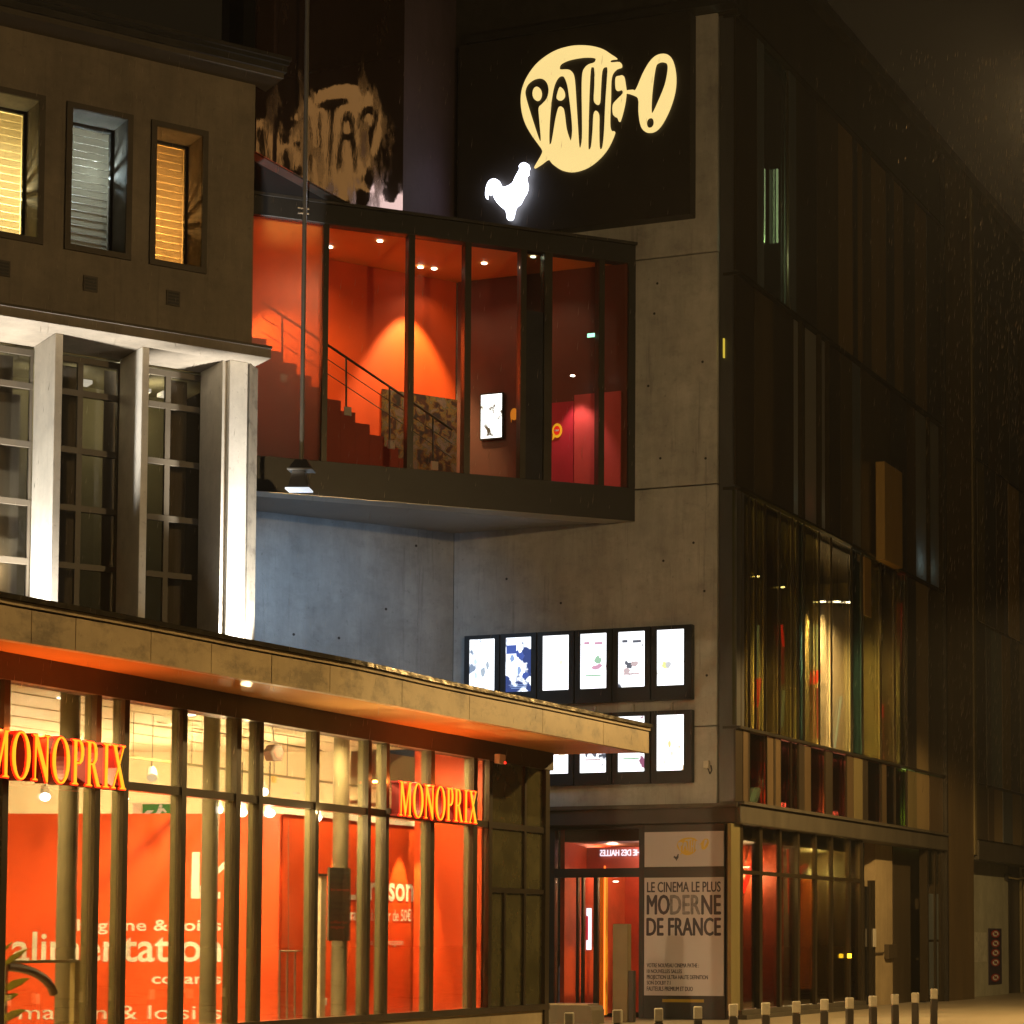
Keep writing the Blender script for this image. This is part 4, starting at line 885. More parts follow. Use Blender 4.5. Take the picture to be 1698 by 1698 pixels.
# cornice: soffit board, stepped mouldings, gutter
MB().pb(OB, osL, .30, zc, zc + .10, -.8, .62).build('cornice', M['surround'], ob)
MB().pb(OB, osL, .34, zc + .102, zc + .22, -.8, .68).build('cornice', M['roofdark'], ob)
MB().pb(OB, osL, .36, zc + .222, zc + .29, -.8, .74).build('cornice', M['dark'], ob)
MB().pb(OB, osL, .38, zc + .292, zc + .36, -.8, .80).build('roof_gutter', M['roofdark'], ob)
# ledge over the tall bays
MB().pb(OB, osL, .12, zLb, zLt, D_ - .3, .62).build('ledge', M['render'], ob, bevel=.008)
MB().pb(OB, osL, .125, zLt - .06, zLt - .012, .622, .66).build('ledge_lip', M['surround'], ob)
# tall bays
zbay = 0.0
def fin(u_fl, u_fr, name='pier', m=None, dp=.06):
    a = OB.off(dp).s(u_fl, 760); b = OB.off(dp).s(u_fr, 760)
    MB().pb(OB, a, b, zbay, zLb - .002, D_ + .06, dp).build(name, m or M['pier'], ob, bevel=.008)
fin(88, 101); fin(233, 245); fin(-95, -82)
fin(379, 409, m=concrete('floodlit_render', (.80, .77, .70), .06, .03), dp=.10);  # paler than the other piers, standing in for stronger floodlight
a = OB.off(.02).s(409.5, 760); MB().prism([Vector((p.x, p.y, zbay)) for p in (OB.at(a + .002, 0, .09), OB.at(a + .30, 0, -.22), OB.at(a + .30, 0, D_ + .06), OB.at(a + .002, 0, D_ + .06))], (0, 0, zLb - .003 - zbay)).build('corner_pier', concrete('stained_render', (.45, .41, .34), .25, .06, blots=.4), ob)
b = OB.off(.0).s(378, 760); MB().pb(OB, b - .12, b + .003, zbay, zLb - .003, D_ + .06, -.02).build('corner_pier', M['pier'], ob)
MB().pb(OB, osL, a + .1, 0, zLb + 1, D_ - 2.4, D_ - 2.3).build('inner_wall', pbr('office_wall', (.30, .28, .18), .7, var=.15), ob)
MB().pb(OB, osL, a + .1, zLb - .02, zLb + .1, D_ - 2.3, D_ - .02).build('inner_ceiling', pbr('office_ceiling', (.35, .33, .22), .7), ob)
BAY = OB.off(D_)
M['winframe'] = pbr('beige_window_frame', (.095, .078, .055), .5, var=.08)
M['bayglass'] = glass('office_glass', (.55, .52, .45), .8, .06, .1)
M['curtain'] = pbr('grey_curtain', (.30, .27, .23), .8, var=.25, scale=2, stretch=(3, 3, .2))
hz = [BAY.z(300, v) for v in (677, 771, 863, 957, 1050)]
step = (hz[0] - hz[4]) / 4
for k, (u0, u1, um) in enumerate(((-82, 51, -20), (94, 196, 130), (236, 336, 276))):
    s0_, s1__, sm = BAY.s(u0, 760), BAY.s(u1, 760), BAY.s(um, 760)
    mb = MB(); zs = [zLb - .12] + [hz[0] - i * step for i in range(8)]
    for z in zs: mb.pb(BAY, s0_, s1__, z - .055, z + .055, -.05, .05)
    mb.pb(BAY, sm - .05, sm + .05, zs[-1], zs[0] + .05, -.045, .045); mb.pb(BAY, s1__ - .05, s1__, zs[-1], zs[0] + .05, -.045, .045); mb.pb(BAY, s0_, s0_ + .05, zs[-1], zs[0] + .05, -.045, .045)
    w_ = mb.build('window', M['winframe'], ob)
    for i in range(6):
        for x0, x1 in ((s0_ + .05, sm - .05), (sm + .05, s1__ - .05)):
            MB().pb(BAY, x0, x1, zs[i+1] + .056, zs[i] - .056, -.012, -.004).build('pane', M['bayglass'], w_)
    for i, wd in enumerate((.34, .5)):
        x0 = sm - .1 - .9 * i if k != 1 else sm + .3 - .9 * i
        MB().pb(BAY, x0 + .3, x0 + .3 + wd, zs[-1], zs[0], -.42 - .1 * i, -.40 - .1 * i).build('curtain', M['curtain'], w_)
    if k == 0: MB().pb(BAY, s1__ - 1.2, s1__ - .12, zs[-1], zs[1] - .1, -.3, -.28).build('curtain', pbr('pale_curtain', (.42, .39, .33), .8, var=.15, scale=2, stretch=(3, 3, .2)), w_)
    for x in (sm - .28, sm + .25):
        MB().pb(BAY, x, x + .30, zs[0] - .17, zs[0] - .10, -1.2, -.9).build('office_lamp', emit('office_glow', (1, .95, .85), .9), w_)
    light('POINT', BAY.at(sm, zs[0] - .3, -1.2), (1, .86, .52), 26 if k != 1 else 12, ob, None, .1)
MB().pb(OB, osL, oR + .1, 0, zLb - .002, D_ - 2.9, D_ - 2.5).build('core_wall', M['render'], ob)
MB().pb(OB, -.01 - .78, -.01, zLt, zc, -6, -.81).build('side_wall', M['render'], ob)
MB().pb(OB, osL, .0, zc, zc + .3, -8, -.81).build('roof_slab', M['roofdark'], ob)

# ================================================================== SHOP PAVILION
pv = thing('shop_pavilion', 'glazed single storey shop pavilion with curved canopy and bright red interior', 'shop', MF.at(0, 0))
zh1 = MF.z(205, 1160); zh0 = zh1                      # top of glass
zso = MF.z(205, 1120)                                 # soffit at the glass line
ztm = MF.z(300, 1312); zsill = MF.z(700, 1677)
sF0 = MF.s(-120, 1400)
xl = lambda u, v=1300: MF.s(u, v)
# canopy: fascia follows a gently curved line in plan
zf0 = zso - .0; 
fpts = []
for u, v in ((-130, 1036), (0, 1059), (100, 1075), (200, 1091), (300, 1108), (400, 1125.5), (500, 1142), (600, 1159), (740, 1187), (900, 1216), (1076, 1249)):
    p = hitz(u, v, zf0); fpts.append(Vector((p.x, p.y, 0)))
def interp(t):
    i = min(int(t), len(fpts) - 2); f_ = t - i
    p0 = fpts[max(i-1, 0)]; p1 = fpts[i]; p2 = fpts[i+1]; p3 = fpts[min(i+2, len(fpts)-1)]
    return .5 * (2*p1 + (p2-p0)*f_ + (2*p0-5*p1+4*p2-p3)*f_*f_ + (3*p1-p0-3*p2+p3)*f_**3)
dense = [interp(i * .25) for i in range((len(fpts) - 1) * 4 + 1)]
def nrm(i):
    a = dense[max(i-1, 0)]; b = dense[min(i+1, len(dense)-1)]; d = (b - a).normalized(); return Vector((d.y, -d.x, 0))
nd = [nrm(i) for i in range(len(dense))]
def band(i0, i1, z0, z1, o0, o1, trim=0.0):
    m = MB(); idx = list(range(i0, i1 + 1)); n = len(idx)
    def P(i, z, o):
        p = dense[i] + nd[i] * o
        if trim and i == i0: p = p + (dense[i+1] - dense[i]).normalized() * trim
        if trim and i == i1: p = p - (dense[i] - dense[i-1]).normalized() * trim
        return Vector((p.x, p.y, z))
    vs = []
    for i in idx: vs += [P(i, z0, o0), P(i, z0, o1), P(i, z1, o1), P(i, z1, o0)]
    fs = [(0, 1, 2, 3), tuple(4*(n-1) + k for k in range(4))]
    for k in range(n - 1):
        for j in range(4): fs.append((4*k + j, 4*k + (j+1) % 4, 4*(k+1) + (j+1) % 4, 4*(k+1) + j))
    m.add(vs, fs); return m
FH = .37
joints = [0, 6, 9, 14, 18, 22, 26, 30, 33, 36, 38, 40]
for a, b in zip(joints, joints[1:]): band(a, b, zf0, zf0 + FH, -.12, 0, .006).build('fascia_panel', M['fascia'], pv)
band(0, 40, zf0 + FH + .018, zf0 + FH + .07, -.3, .03).build('fascia_trim', M['fascia'], pv)
band(0, 40, zf0 + FH - .0, zf0 + FH + .017, -.3, -.03).build('fascia_groove', M['dark'], pv)
for a, b in zip(range(0, 40, 4), range(4, 44, 4)): band(a, b, zf0 + FH + .072, zf0 + FH + .13, -.25, .075, .004).build('gutter', M['gutter'], pv)
# canopy soffit and roof sheet
def slab(z0, z1, off, back):
    m = MB(); pts = [dense[i] + nd[i] * off for i in range(len(dense))]
    e = MF.at(.15, 0, 0); pts += [MF.at(.4, 0, back), MF.at(sF0 - 2, 0, back)]
    m.prism([Vector((p.x, p.y, z0)) for p in pts], (0, 0, z1 - z0)); return m
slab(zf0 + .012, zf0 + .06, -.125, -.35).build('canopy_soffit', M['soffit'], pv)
slab(zf0 + FH - .08, zf0 + FH - .01, -.31, -5.5).build('pavilion_roof', M['roofdark'], pv)
# header beam, transom, sill, plinth
MB().pb(MF, sF0, .10, zh1 + .0, zf0 + .01, -.22, .06).build('header_beam', M['header'], pv)
MB().pb(MF, sF0, -.0, ztm - .055, ztm + .05, -.12, .012).build('transom', M['fincap'], pv)
MB().pb(MF, sF0, .02, zsill - .10, zsill, -.16, .05).build('sill', M['fincap'], pv)
MB().pb(MF, sF0, .02, .0, zsill - .102, -.2, .0).build('plinth', concrete('plinth_stone', (.40, .33, .2), .15, .05), pv)
# mullions: deep fins with dark caps
caps = [(-70, -60), (-18, -9), (1, 11), (155, 163.5), (202, 210), (299, 306.5), (389, 396.5), (427, 433.5), (521, 526.5), (608, 613), (638, 643), (712, 718.5), (783, 789.5), (809, 814.5)]
se = []
for a, b in caps:
    a_, b_ = xl(a), xl(b); se.append((a_, b_))
    MB().pb(MF, a_, b_, zsill, zh1, -.06, .03).build('mullion', M['fincap'], pv)
    if b < 800: MB().pb(MF, a_ + .01, b_ - .01, zsill, zh1, -.15, -.062).build('mullion_fin', M['fin'], pv)
def panes(a, b, z0, z1, mt):
    MB().pb(MF, a + .004, b - .004, z0 + .003, z1 - .003, -.035, -.025).build('pane', mt, pv)
for (a, b), (c, d) in zip(se, se[1:]):
    panes(b, c, zsill, ztm - .056, M['glass']); panes(b, c, ztm + .051, zh1, M['glass'])
# dark glazed vestibule bay at the right end
s811, s908 = xl(814.5), xl(908)
sv = [xl(u) for u in (838, 871, 902)]
ve = MB()
MB().pb(MF, sv[2], .0, .0, zf0, -.2, .04).build('end_post', M['fincap'], pv)
zb2 = MF.z(850, 1477)
for z0, z1 in ((zb2 - .04, zb2 + .04),): MB().pb(MF, s811, sv[2] - .002, z0, z1, -.1, .015).build('transom', M['fincap'], pv)
MB().pb(MF, sv[1] - .04, sv[1] + .04, zsill, zh1, -.1, .013).build('mullion', M['fincap'], pv)
MB().pb(MF, sv[0] - .03, sv[0] + .03, zsill, zb2 - .041, -.1, .012).build('mullion', M['fincap'], pv)
M['vglass'] = pbr('bottle_green_glass', (.085, .078, .036), .04, var=.4, spec=1.0, bump=.08, bscale=1.6)
for x0, x1, z0, z1 in ((s811, sv[1] - .04, ztm + .05, zh1), (sv[1] + .04, sv[2], ztm + .05, zh1), (s811, sv[1] - .04, zb2 + .04, ztm - .055), (sv[1] + .04, sv[2], zb2 + .04, ztm - .055),
                       (s811, sv[0] - .03, zsill, zb2 - .04), (sv[0] + .03, sv[1] - .04, zsill, zb2 - .04), (sv[1] + .04, sv[2], zsill, zb2 - .04)):
    MB().pb(MF, x0 + .003, x1 - .003, z0 + .003, z1 - .003, -.05, -.03).build('dark_pane', M['vglass'], pv)
MB().pb(MF, s811 + .05, .0, .0, zf0 - .05, -.6, -.5).build('vestibule_wall', M['header'], pv)
MB().pb(MF, s811 - .06, s811 + .04, .0, zf0 - .05, -1.38, -.13).build('vestibule_wall', M['redpanel'], pv)
t = thing('alarm_box', 'small cream alarm box with red light under the canopy above the dark vestibule', 'alarm', MF.at(xl(818), MF.z(818, 1268)))
a_, z_ = MF.sz(819, 1260); MB().pb(MF, a_ - .12, a_ + .12, z_ - .07, z_ + .09, .065, .16).build('box_body', M['paleplate'], t, bevel=.01)
MB().pb(MF, a_ + .06, a_ + .11, z_ - .065, z_ - .03, .161, .17).build('indicator', emit('red_led', (1, .02, .01), 4), t)

zce = zf0 + .02
# round columns just inside
CL = MF.off(-1.1)
for u0, u1 in ((98, 131), (336, 364), (553, 579), (733, 757)):
    a, b = CL.s(u0, 1300), CL.s(u1, 1300); r_ = min(.30, abs(b - a) * .42 * .5 + .1)
    cc = CL.at((a + b) / 2, 0, 0); rr = (ray(u1, 1300).x / ray(u1, 1300).y - ray(u0, 1300).x / ray(u0, 1300).y) * cc.y / 2
    MB().tube(Vector((cc.x, cc.y, .02)), Vector((cc.x, cc.y, zce - .08)), rr, 20).build('column', M['column'], pv, smooth=False)

# red partition facing the street corner, red wall along the back
Yp = 34.0
FP = Pl(((-60 - CX) / F * Yp, Yp), (1, 0))
part = thing('red_partition', 'tall red partition with large white shop department lettering', 'partition', FP.at(2, 0))
zpt = FP.z(200, 1349); pr = FP.s(463, 1500)
MB().pb(FP, -1.2, pr, .02, zpt, -.18, 0).build('panel', M['redpanel'], part)
fo = .006
for s_, u0, u1, v0, v1, bd in (('hygiène & soins', 128, 367, 1525, 1543, .015), ('alimentation', 20, 367, 1546, 1594, .012), ('collants', 252, 367, 1614, 1631, .015), ('maison & loisirs', 32, 367, 1667, 1690, .0), ('s', -8, 8, 1480, 1528, 0)):
    textpx(FP, s_, u0, u1, v0, v1, fo, M['white'], part, bold=bd)
a_ = FP.s(318, 1450); MB().pb(FP, a_, FP.s(331, 1450), FP.z(325, 1490), FP.z(325, 1413), 0.001, fo).build('arrow_bar', M['white'], part)
MB().pb(FP, FP.s(331.5, 1450), FP.s(366, 1450), FP.z(325, 1490), FP.z(325, 1479), 0.001, fo).build('arrow_bar', M['white'], part)
MB().prism([FP.at(*FP.sz(u, v), 0.001) for u, v in ((331.5, 1478), (331.5, 1470), (388, 1412), (397, 1412.5), (397, 1417))], FP.n * fo).build('arrow_shaft', M['white'], part)
wl0 = FP.at(pr + .02, 0, -.1)
RWL = Pl((wl0.x, wl0.y), (MF.d.x, MF.d.y))
dw = thing('red_back_wall', 'long red inner wall with white delivery lettering beneath spot lights', 'partition', RWL.at(3, 0))
rl = RWL.s(800, 1400)
MB().pb(RWL, 0, rl, .02, zpt, -.15, 0).build('panel', M['redpanel'], dw)
MB().pb(RWL, 0, rl - .02, zpt + .001, zpt + .14, -.16, .03).build('cap_rail', M['white'], dw)
textpx(RWL, 'Livraison', 575, 685, 1451, 1492, .008, M['white'], dw, bold=.02)
textpx(RWL, 'gratuite à partir de 50€ d’achats*', 575, 722, 1508, 1527, .008, M['white'], dw, bold=.005)
textpx(RWL, 'dans votre magasin', 602, 668, 1557, 1567, .008, M['white'], dw)
# interior shell
zce = zf0 + .02
m = MB(); pts = [MF.at(sF0, 0, -.23), MF.at(s811, 0, -.23), MF.at(s811, 0, -7.5), MF.at(sF0, 0, -7.5)]
m.prism([Vector((p.x, p.y, zce - .08)) for p in pts], (0, 0, .07)); m.build('shop_ceiling', M['ceil'], pv)
m = MB(); m.prism([Vector((p.x, p.y, .0)) for p in pts], (0, 0, .02)); m.build('shop_floor', pbr('shop_floor', (.45, .36, .22), .35, var=.1), pv)
RW2 = RWL.off(-1.2)
kx_ = (38.35 - RW2.P.y) / RW2.d.y
e_ = RW2.at(kx_, 0)
MB().box(-17, e_.x - .02, 38.4, 38.55, 0, zce).build('back_wall', M['shopwall'], pv)
MB().pb(RW2, kx_, RW2.s(812, 1300) + 1.0, 0, zce - .001, -.1, 0).build('back_wall', M['shopwall'], pv)
MB().pb(MF, sF0 - .1, sF0, 0, zce, -7.5, -.3).build('end_wall', M['shopwall'], pv)
# ceiling board joints
for k in range(6):
    MB().pb(MF, sF0 + .3, s811 - .1, zce - .095, zce - .081, -1.1 - k * 1.0, -1.07 - k * 1.0).build('ceiling_joint', pbr('joint_strip', (.74, .66, .46), .6), pv)
t = thing('notice_board', 'dark grey printed notice hanging in front of the red back wall', 'notice', RWL.at(RWL.s(560), RWL.z(560, 1560)))
NBd = RWL.off(.5)
pbpx(NBd, 543, 579, 1439, 1560, 0, .03).build('board', pbr('dark_notice', (.10, .085, .05), .5, var=.2), t)
for i, (v, w__) in enumerate(((1447, 'worn'), (1456, 'ink'), (1466, 'ink'), (1476, 'redpanel'), (1498, 'ink'), (1508, 'ink'), (1518, 'ink'), (1530, 'redpanel'), (1538, 'redpanel'))):
    textpx(NBd, ('vos courses', 'livrées', 'du lundi', 'au samedi', 'vos courses', 'à domicile', 'chez vous', 'offerte', 'magasin')[i], 545, 577 - (i % 3) * 4, v - 3.5, v + 1.5, .034, M[w__], t)
for u, v in ((537, 1661), (735.5, 1647)):
    t = thing('wall_socket', f'white wall socket low on the red back wall {"near the notice board" if u < 600 else "beside the vestibule"}', 'socket', RWL.at(RWL.s(u), RWL.z(u, v)), 'wall sockets')
    pbpx(RWL, u - 2.5, u + 2.5, v - 6, v + 6, .002, .03).build('plate', M['white'], t)
t = thing('white_door_frame', 'narrow cream door frame beside the notice board', 'door frame', RWL.at(RWL.s(528), .02))
pbpx(RWL.off(.2), 524, 533, 1453, 1688, 0, .08).build('jamb', M['shopwall'], t)
pbpx(RWL.off(.2), 521, 535, 1449, 1452.5, 0, .09).build('lintel', M['header'], t)
BR = RWL.off(.35)
t = thing('metal_barrier', 'thin metal barrier frame standing before the dark red wall', 'barrier', BR.at(BR.s(480), .02))
tb = lambda u0, v0, u1, v1, nm, r=.014: MB().tube(BR.at(*BR.sz(u0, v0)), BR.at(*BR.sz(u1, v1)), r, 8).build(nm, M['steel'], t)
tb(464, 1577, 498, 1577, 'top_rail')
for u in (464, 477, 490): tb(u, 1577, u - 1, 1690, 'upright')
tb(478.5, 1360, 478.5, 1577, 'wire', .005)
# cabinet with a bow and a leafy plant at the left
KB = MF.off(-.75)
t = thing('display_cabinet', 'cream framed cabinet with a curved bow inside the left shop window', 'cabinet', KB.at(KB.s(70), .02))
pbpx(KB, 4, 125, 1592, 1597, -.05, .03).build('top_rail', M['shopwall'], t)
pbpx(KB, 121, 140, 1592, 1760, -.05, .02).build('side_panel', pbr('cabinet_ochre', (.5, .4, .18), .5, var=.06), t)
pbpx(KB, 4, 9, 1598, 1760, -.05, .03).build('side_rail', M['steel'], t)
bow = [KB.at(*KB.sz(12 + 78 * math.sin(a), 1655 - 52 * math.cos(a)), .0) for a in [i * .16 for i in range(10)]]
MB().path(bow, .055, 8).build('bow', pbr('bow_brown', (.25, .15, .07), .45), t)
PLt = MF.off(-.35)
t = thing('potted_plant', 'broad leaved green plant at the bottom left shop window', 'plant', PLt.at(PLt.s(2), .4))
M['leaf'] = translucent('plant_leaf', (.45, .42, .14))
lv = [((2, 1600), (46, 1572), 8), ((2, 1640), (48, 1622), 9), ((0, 1690), (42, 1674), 9), ((-5, 1585), (20, 1560), 6), ((-6, 1660), (30, 1648), 8), ((-10, 1620), (-40, 1590), 8)]
for i, (p, q_, w_) in enumerate(lv):
    a = PLt.at(*PLt.sz(*p)); b = PLt.at(*PLt.sz(*q_)); dd = (b - a); wv = Vector((0, 0, 1)) * w_ * .0065
    pts = [a, a + dd * .3 + wv + PLt.n * .03, a + dd * .65 + wv * .8 + PLt.n * .05, b + PLt.n * .02, a + dd * .65 - wv * .7 + PLt.n * .02, a + dd * .3 - wv]
    MB().prism(pts, PLt.n * .004).build('leaf', M['leaf'], t)
MB().tube(PLt.at(PLt.s(-4), .25), PLt.at(*PLt.sz(-4, 1580)), .015).build('stem', M['green'], t)
MB().tube(PLt.at(PLt.s(-4), .02), PLt.at(PLt.s(-4), .3), .11, 14, .15).build('pot', M['dark'], t)
# emergency exit sign above the partition
ES = FP.off(-.5)
t = thing('exit_sign', 'green and white running man exit sign peeking above the red partition', 'sign', ES.at(ES.s(250), ES.z(250, 1352)))
pbpx(ES, 220, 297, 1331, 1356, -.05, 0).build('sign_box', M['white'], t)
pbpx(ES, 236.5, 296, 1333, 1355, .002, .006).build('green_face', emit('exit_sign_green', (.03, .32, .06), .5), t)
WM = emit('exit_sign_white', (1, .95, .75), .55)
cs, cz = ES.sz(267, 1336.5); MB().shape(ES, circ(cs, cz, .026, .028, 12), [], .008, .011).build('pictogram', WM, t)
for poly in ([(263, 1340), (272, 1340), (277, 1346), (275, 1348), (270, 1344), (266, 1349), (272, 1355), (262, 1355), (258, 1349), (262, 1344)], [(238, 1350), (246, 1343), (256, 1344), (248, 1350), (250, 1355), (238, 1355)]):
    MB().shape(ES, [ES.sz(*p) for p in poly], [], .008, .011).build('pictogram', WM, t)
# lighting track with spot heads
TR = MF.off(-2.2)
ztr = TR.z(300, 1268)
t = thing('lighting_track', 'long thin lighting track hung below the shop ceiling', 'track', TR.at(TR.s(400), ztr))
MB().pb(TR, sF0, TR.s(700), ztr, ztr + .035, -.02, .02).build('rail', M['fin'], t)
for u in (225, 257, 322, 480): MB().tube(TR.at(TR.s(u), ztr + .035), TR.at(TR.s(u), zce - .08), .006, 6).build('hanger', M['fincap'], t)
MB().path([TR.at(TR.s(225), ztr + .5, .4), TR.at(TR.s(500), ztr + .45, .4)], .012).build('conduit', M['column'], t)
def spot_head(u, v, lit, lab, aim=None, power=0, pl=TR):
    s_, z_ = pl.sz(u, v); t = thing('spot_lamp', lab, 'spot light', pl.at(s_, z_), 'track spot lamps in the shop')
    c = pl.at(s_, z_); d = Vector((.25, -.75, -.6)).normalized() if aim is None else (aim - c).normalized()
    MB().tube(c - d * .12, c + d * .10, .06, 14, .075).build('lamp_head', M['paleplate'], t)
    MB().tube(c + d * .101, c + d * .108, .068, 14).build('lens', emit('spot_lens', (1, .93, .78), 30 if lit else .6), t)
    MB().tube(c - d * .05 + Vector((0, 0, .05)), Vector((c.x, c.y, max(z_ + .12, ztr + .02))), .012, 6).build('stem', M['fincap'], t)
    if power: light('SPOT', c + d * .13, (1, .72, .34), power, t, c + d * 3, .05, 44, .5)
FPd = FP.off(1.5)
for i, (u, v, lab) in enumerate(((75, 1315, 'bright spot lamp left of the first red shop sign letter pair, above the partition'), (205, 1318, 'small bright spot lamp just below the end of the left red shop sign'), (361, 1336, 'bright spot lamp above the right end of the red partition'), (401, 1341, 'bright spot lamp right of the partition corner'), (447, 1342, 'wide bright spot lamp above the wall corner'))):
    spot_head(u, v, True, lab, None, 0, FPd)
for u, v in ((361, 1336), (401, 1341), (447, 1342), (525, 1350)): light('POINT', FP.off(1.9).at(*FP.off(1.9).sz(u, v - 3)), (1, .76, .36), 170, pv, None, .04)
spot_head(252, 1283, False, 'unlit white spot lamp hanging from the lighting track')
spot_head(525, 1350, True, 'small bright spot lamp beside the middle mullion above the back wall', None, 0, RWL.off(.5))
spot_head(436, 1307, True, 'small distant spot lamp below the hanging winch', None, 0, RWL.off(.2))
# fall-arrest reel hanging from the ceiling
RL = MF.off(-1.4)
t = thing('hanging_reel', 'brown hexagonal cable reel hanging on a hook inside the shop', 'reel', RL.at(RL.s(454), RL.z(454, 1262)))
hexa = [(449, 1235), (460, 1235), (466, 1247), (462, 1262), (447, 1262), (441.5, 1247)]
MB().shape(RL, [RL.sz(*p) for p in hexa], [], -.07, .07).build('housing', pbr('reel_brown', (.12, .06, .04), .5, var=.3), t, bevel=.015)
MB().shape(RL, [RL.sz(*p) for p in ((450, 1240), (459, 1240), (461, 1247), (458, 1256), (451, 1256), (447, 1247))], [], .072, .078).build('label_plate', pbr('reel_label', (.35, .12, .08), .5, var=.4, scale=30), t)
MB().path([RL.at(*RL.sz(u, v)) for u, v in ((449, 1234), (450, 1230), (459, 1230), (460, 1234))], .014).build('handle', M['paleplate'], t)
MB().tube(RL.at(*RL.sz(454.5, 1230)), RL.at(RL.s(454.5), zce - .08), .008).build('hook_cable', M['dark'], t)
MB().tube(RL.at(*RL.sz(454.5, 1262)), RL.at(*RL.sz(454.5, 1283)), .008).build('lower_cable', M['dark'], t)
pbpx(RL, 452, 457, 1287, 1298, -.02, .02).build('tag_plate', pbr('tag_yellow', (.5, .35, .1), .5), t)
# shop lights
for k, (s_, o_) in enumerate(((-14, -1.9), (-11, -1.9), (-8.5, -1.6), (-6, -.85), (-3.6, -.85), (-1.9, -.85))):
    p = MF.at(s_, zce - .14, o_)
    disc(p + Vector((0, 0, .055)), .07).build('ceiling_lamp', M['downlight'], pv); light('SPOT', p, (1, .74, .34), 1800 if k < 3 else 1000, pv, p - Vector((0, 0, 3)), .04, 165, .5)
for x in (-11.5, -9.6, -8.0): light('POINT', (x, 35.6, 3.2), (1, .78, .40), 800, pv, None, .04)  # unseen fill lights added behind the partition for ceiling and back wall
for k, u in enumerate((200, 320, 420)):
    p = FP.at(FP.s(u, 1400), zpt + .6, 2.0); light('SPOT', p, (1, .70, .34), 260, pv, FP.at(FP.s(u, 1400) + .1, 1.2, 0), .08, 75, .9)
for u, pw in ((559, 2600), (662, 2600), (705, 500), (455, 400)):
    s_ = RWL.s(u, 1450); p = RWL.at(s_, zpt + .25, .36)
    light('SPOT', p, (1, .70, .30), pw, pv, RWL.at(s_, 1.0, .05), .03, 36, .25)
    disc(p + Vector((0, 0, .05)), .05).build('downlight', M['paleplate'], pv)

# ---------------- the two red neon shop signs
def rect(x0, y0, x1, y1): return [(x0, y0), (x1, y0), (x1, y1), (x0, y1)]
def ell(cx, cy, rx, ry, n=28): return [(cx + rx*math.cos(2*math.pi*i/n), cy + ry*math.sin(2*math.pi*i/n)) for i in range(n)]
LET = {   # serif capitals on a unit height, (outline, holes, width)
 'M': ([(0,0),(.27,0),(.27,.05),(.18,.07),(.20,.78),(.46,.0),(.52,.0),(.80,.80),(.80,.07),(.71,.05),(.71,0),(1.03,0),(1.03,.05),(.94,.07),(.94,.93),(1.03,.95),(1.03,1),(.80,1),(.52,.24),(.27,1),(.02,1),(.02,.95),(.12,.93),(.10,.07),(0,.05)], [], 1.03),
 'O': (ell(.44,.5,.44,.52), [ell(.44,.5,.26,.45)], .88),
 'N': ([(0,0),(.26,0),(.26,.05),(.16,.07),(.17,.76),(.66,-.02),(.74,-.02),(.74,.93),(.83,.95),(.83,1),(.57,1),(.57,.95),(.66,.93),(.66,.26),(.22,1),(0,1),(0,.95),(.09,.92),(.09,.07),(0,.05)], [], .83),
 'P': ([(0,0),(.34,0),(.34,.05),(.25,.07),(.25,.44),(.42,.45),(.54,.52),(.60,.66),(.60,.80),(.54,.93),(.42,1),(0,1),(0,.95),(.09,.93),(.09,.07),(0,.05)], [[(.25,.52),(.36,.53),(.42,.60),(.44,.74),(.41,.87),(.35,.93),(.25,.93)]], .60),
 'R': ([(0,0),(.34,0),(.34,.05),(.25,.07),(.25,.46),(.31,.46),(.56,0),(.78,0),(.78,.05),(.71,.07),(.46,.49),(.56,.58),(.59,.72),(.57,.87),(.50,.96),(.40,1),(0,1),(0,.95),(.09,.93),(.09,.07),(0,.05)], [[(.25,.53),(.36,.54),(.42,.62),(.43,.75),(.40,.88),(.34,.93),(.25,.93)]], .78),
 'I': ([(0,0),(.34,0),(.34,.05),(.25,.07),(.25,.93),(.34,.95),(.34,1),(0,1),(0,.95),(.09,.93),(.09,.07),(0,.05)], [], .34),
 'X': ([(0,0),(.25,0),(.25,.05),(.17,.07),(.36,.41),(.52,.07),(.45,.05),(.45,0),(.80,0),(.80,.05),(.72,.07),(.46,.56),(.66,.93),(.75,.95),(.75,1),(.52,1),(.52,.95),(.58,.93),(.42,.63),(.28,.93),(.34,.95),(.34,1),(.02,1),(.02,.95),(.10,.93),(.32,.48),(.08,.07),(0,.05)], [], .80)}
M['neonface'] = emit('neon_amber_face', (1, .42, .012), 1.35)
M['neonrim'] = emit('neon_red_rim', (1, .016, .002), 2.6)
M['neonside'] = pbr('red_letter_side', (.30, .006, .004), .5, var=.1)
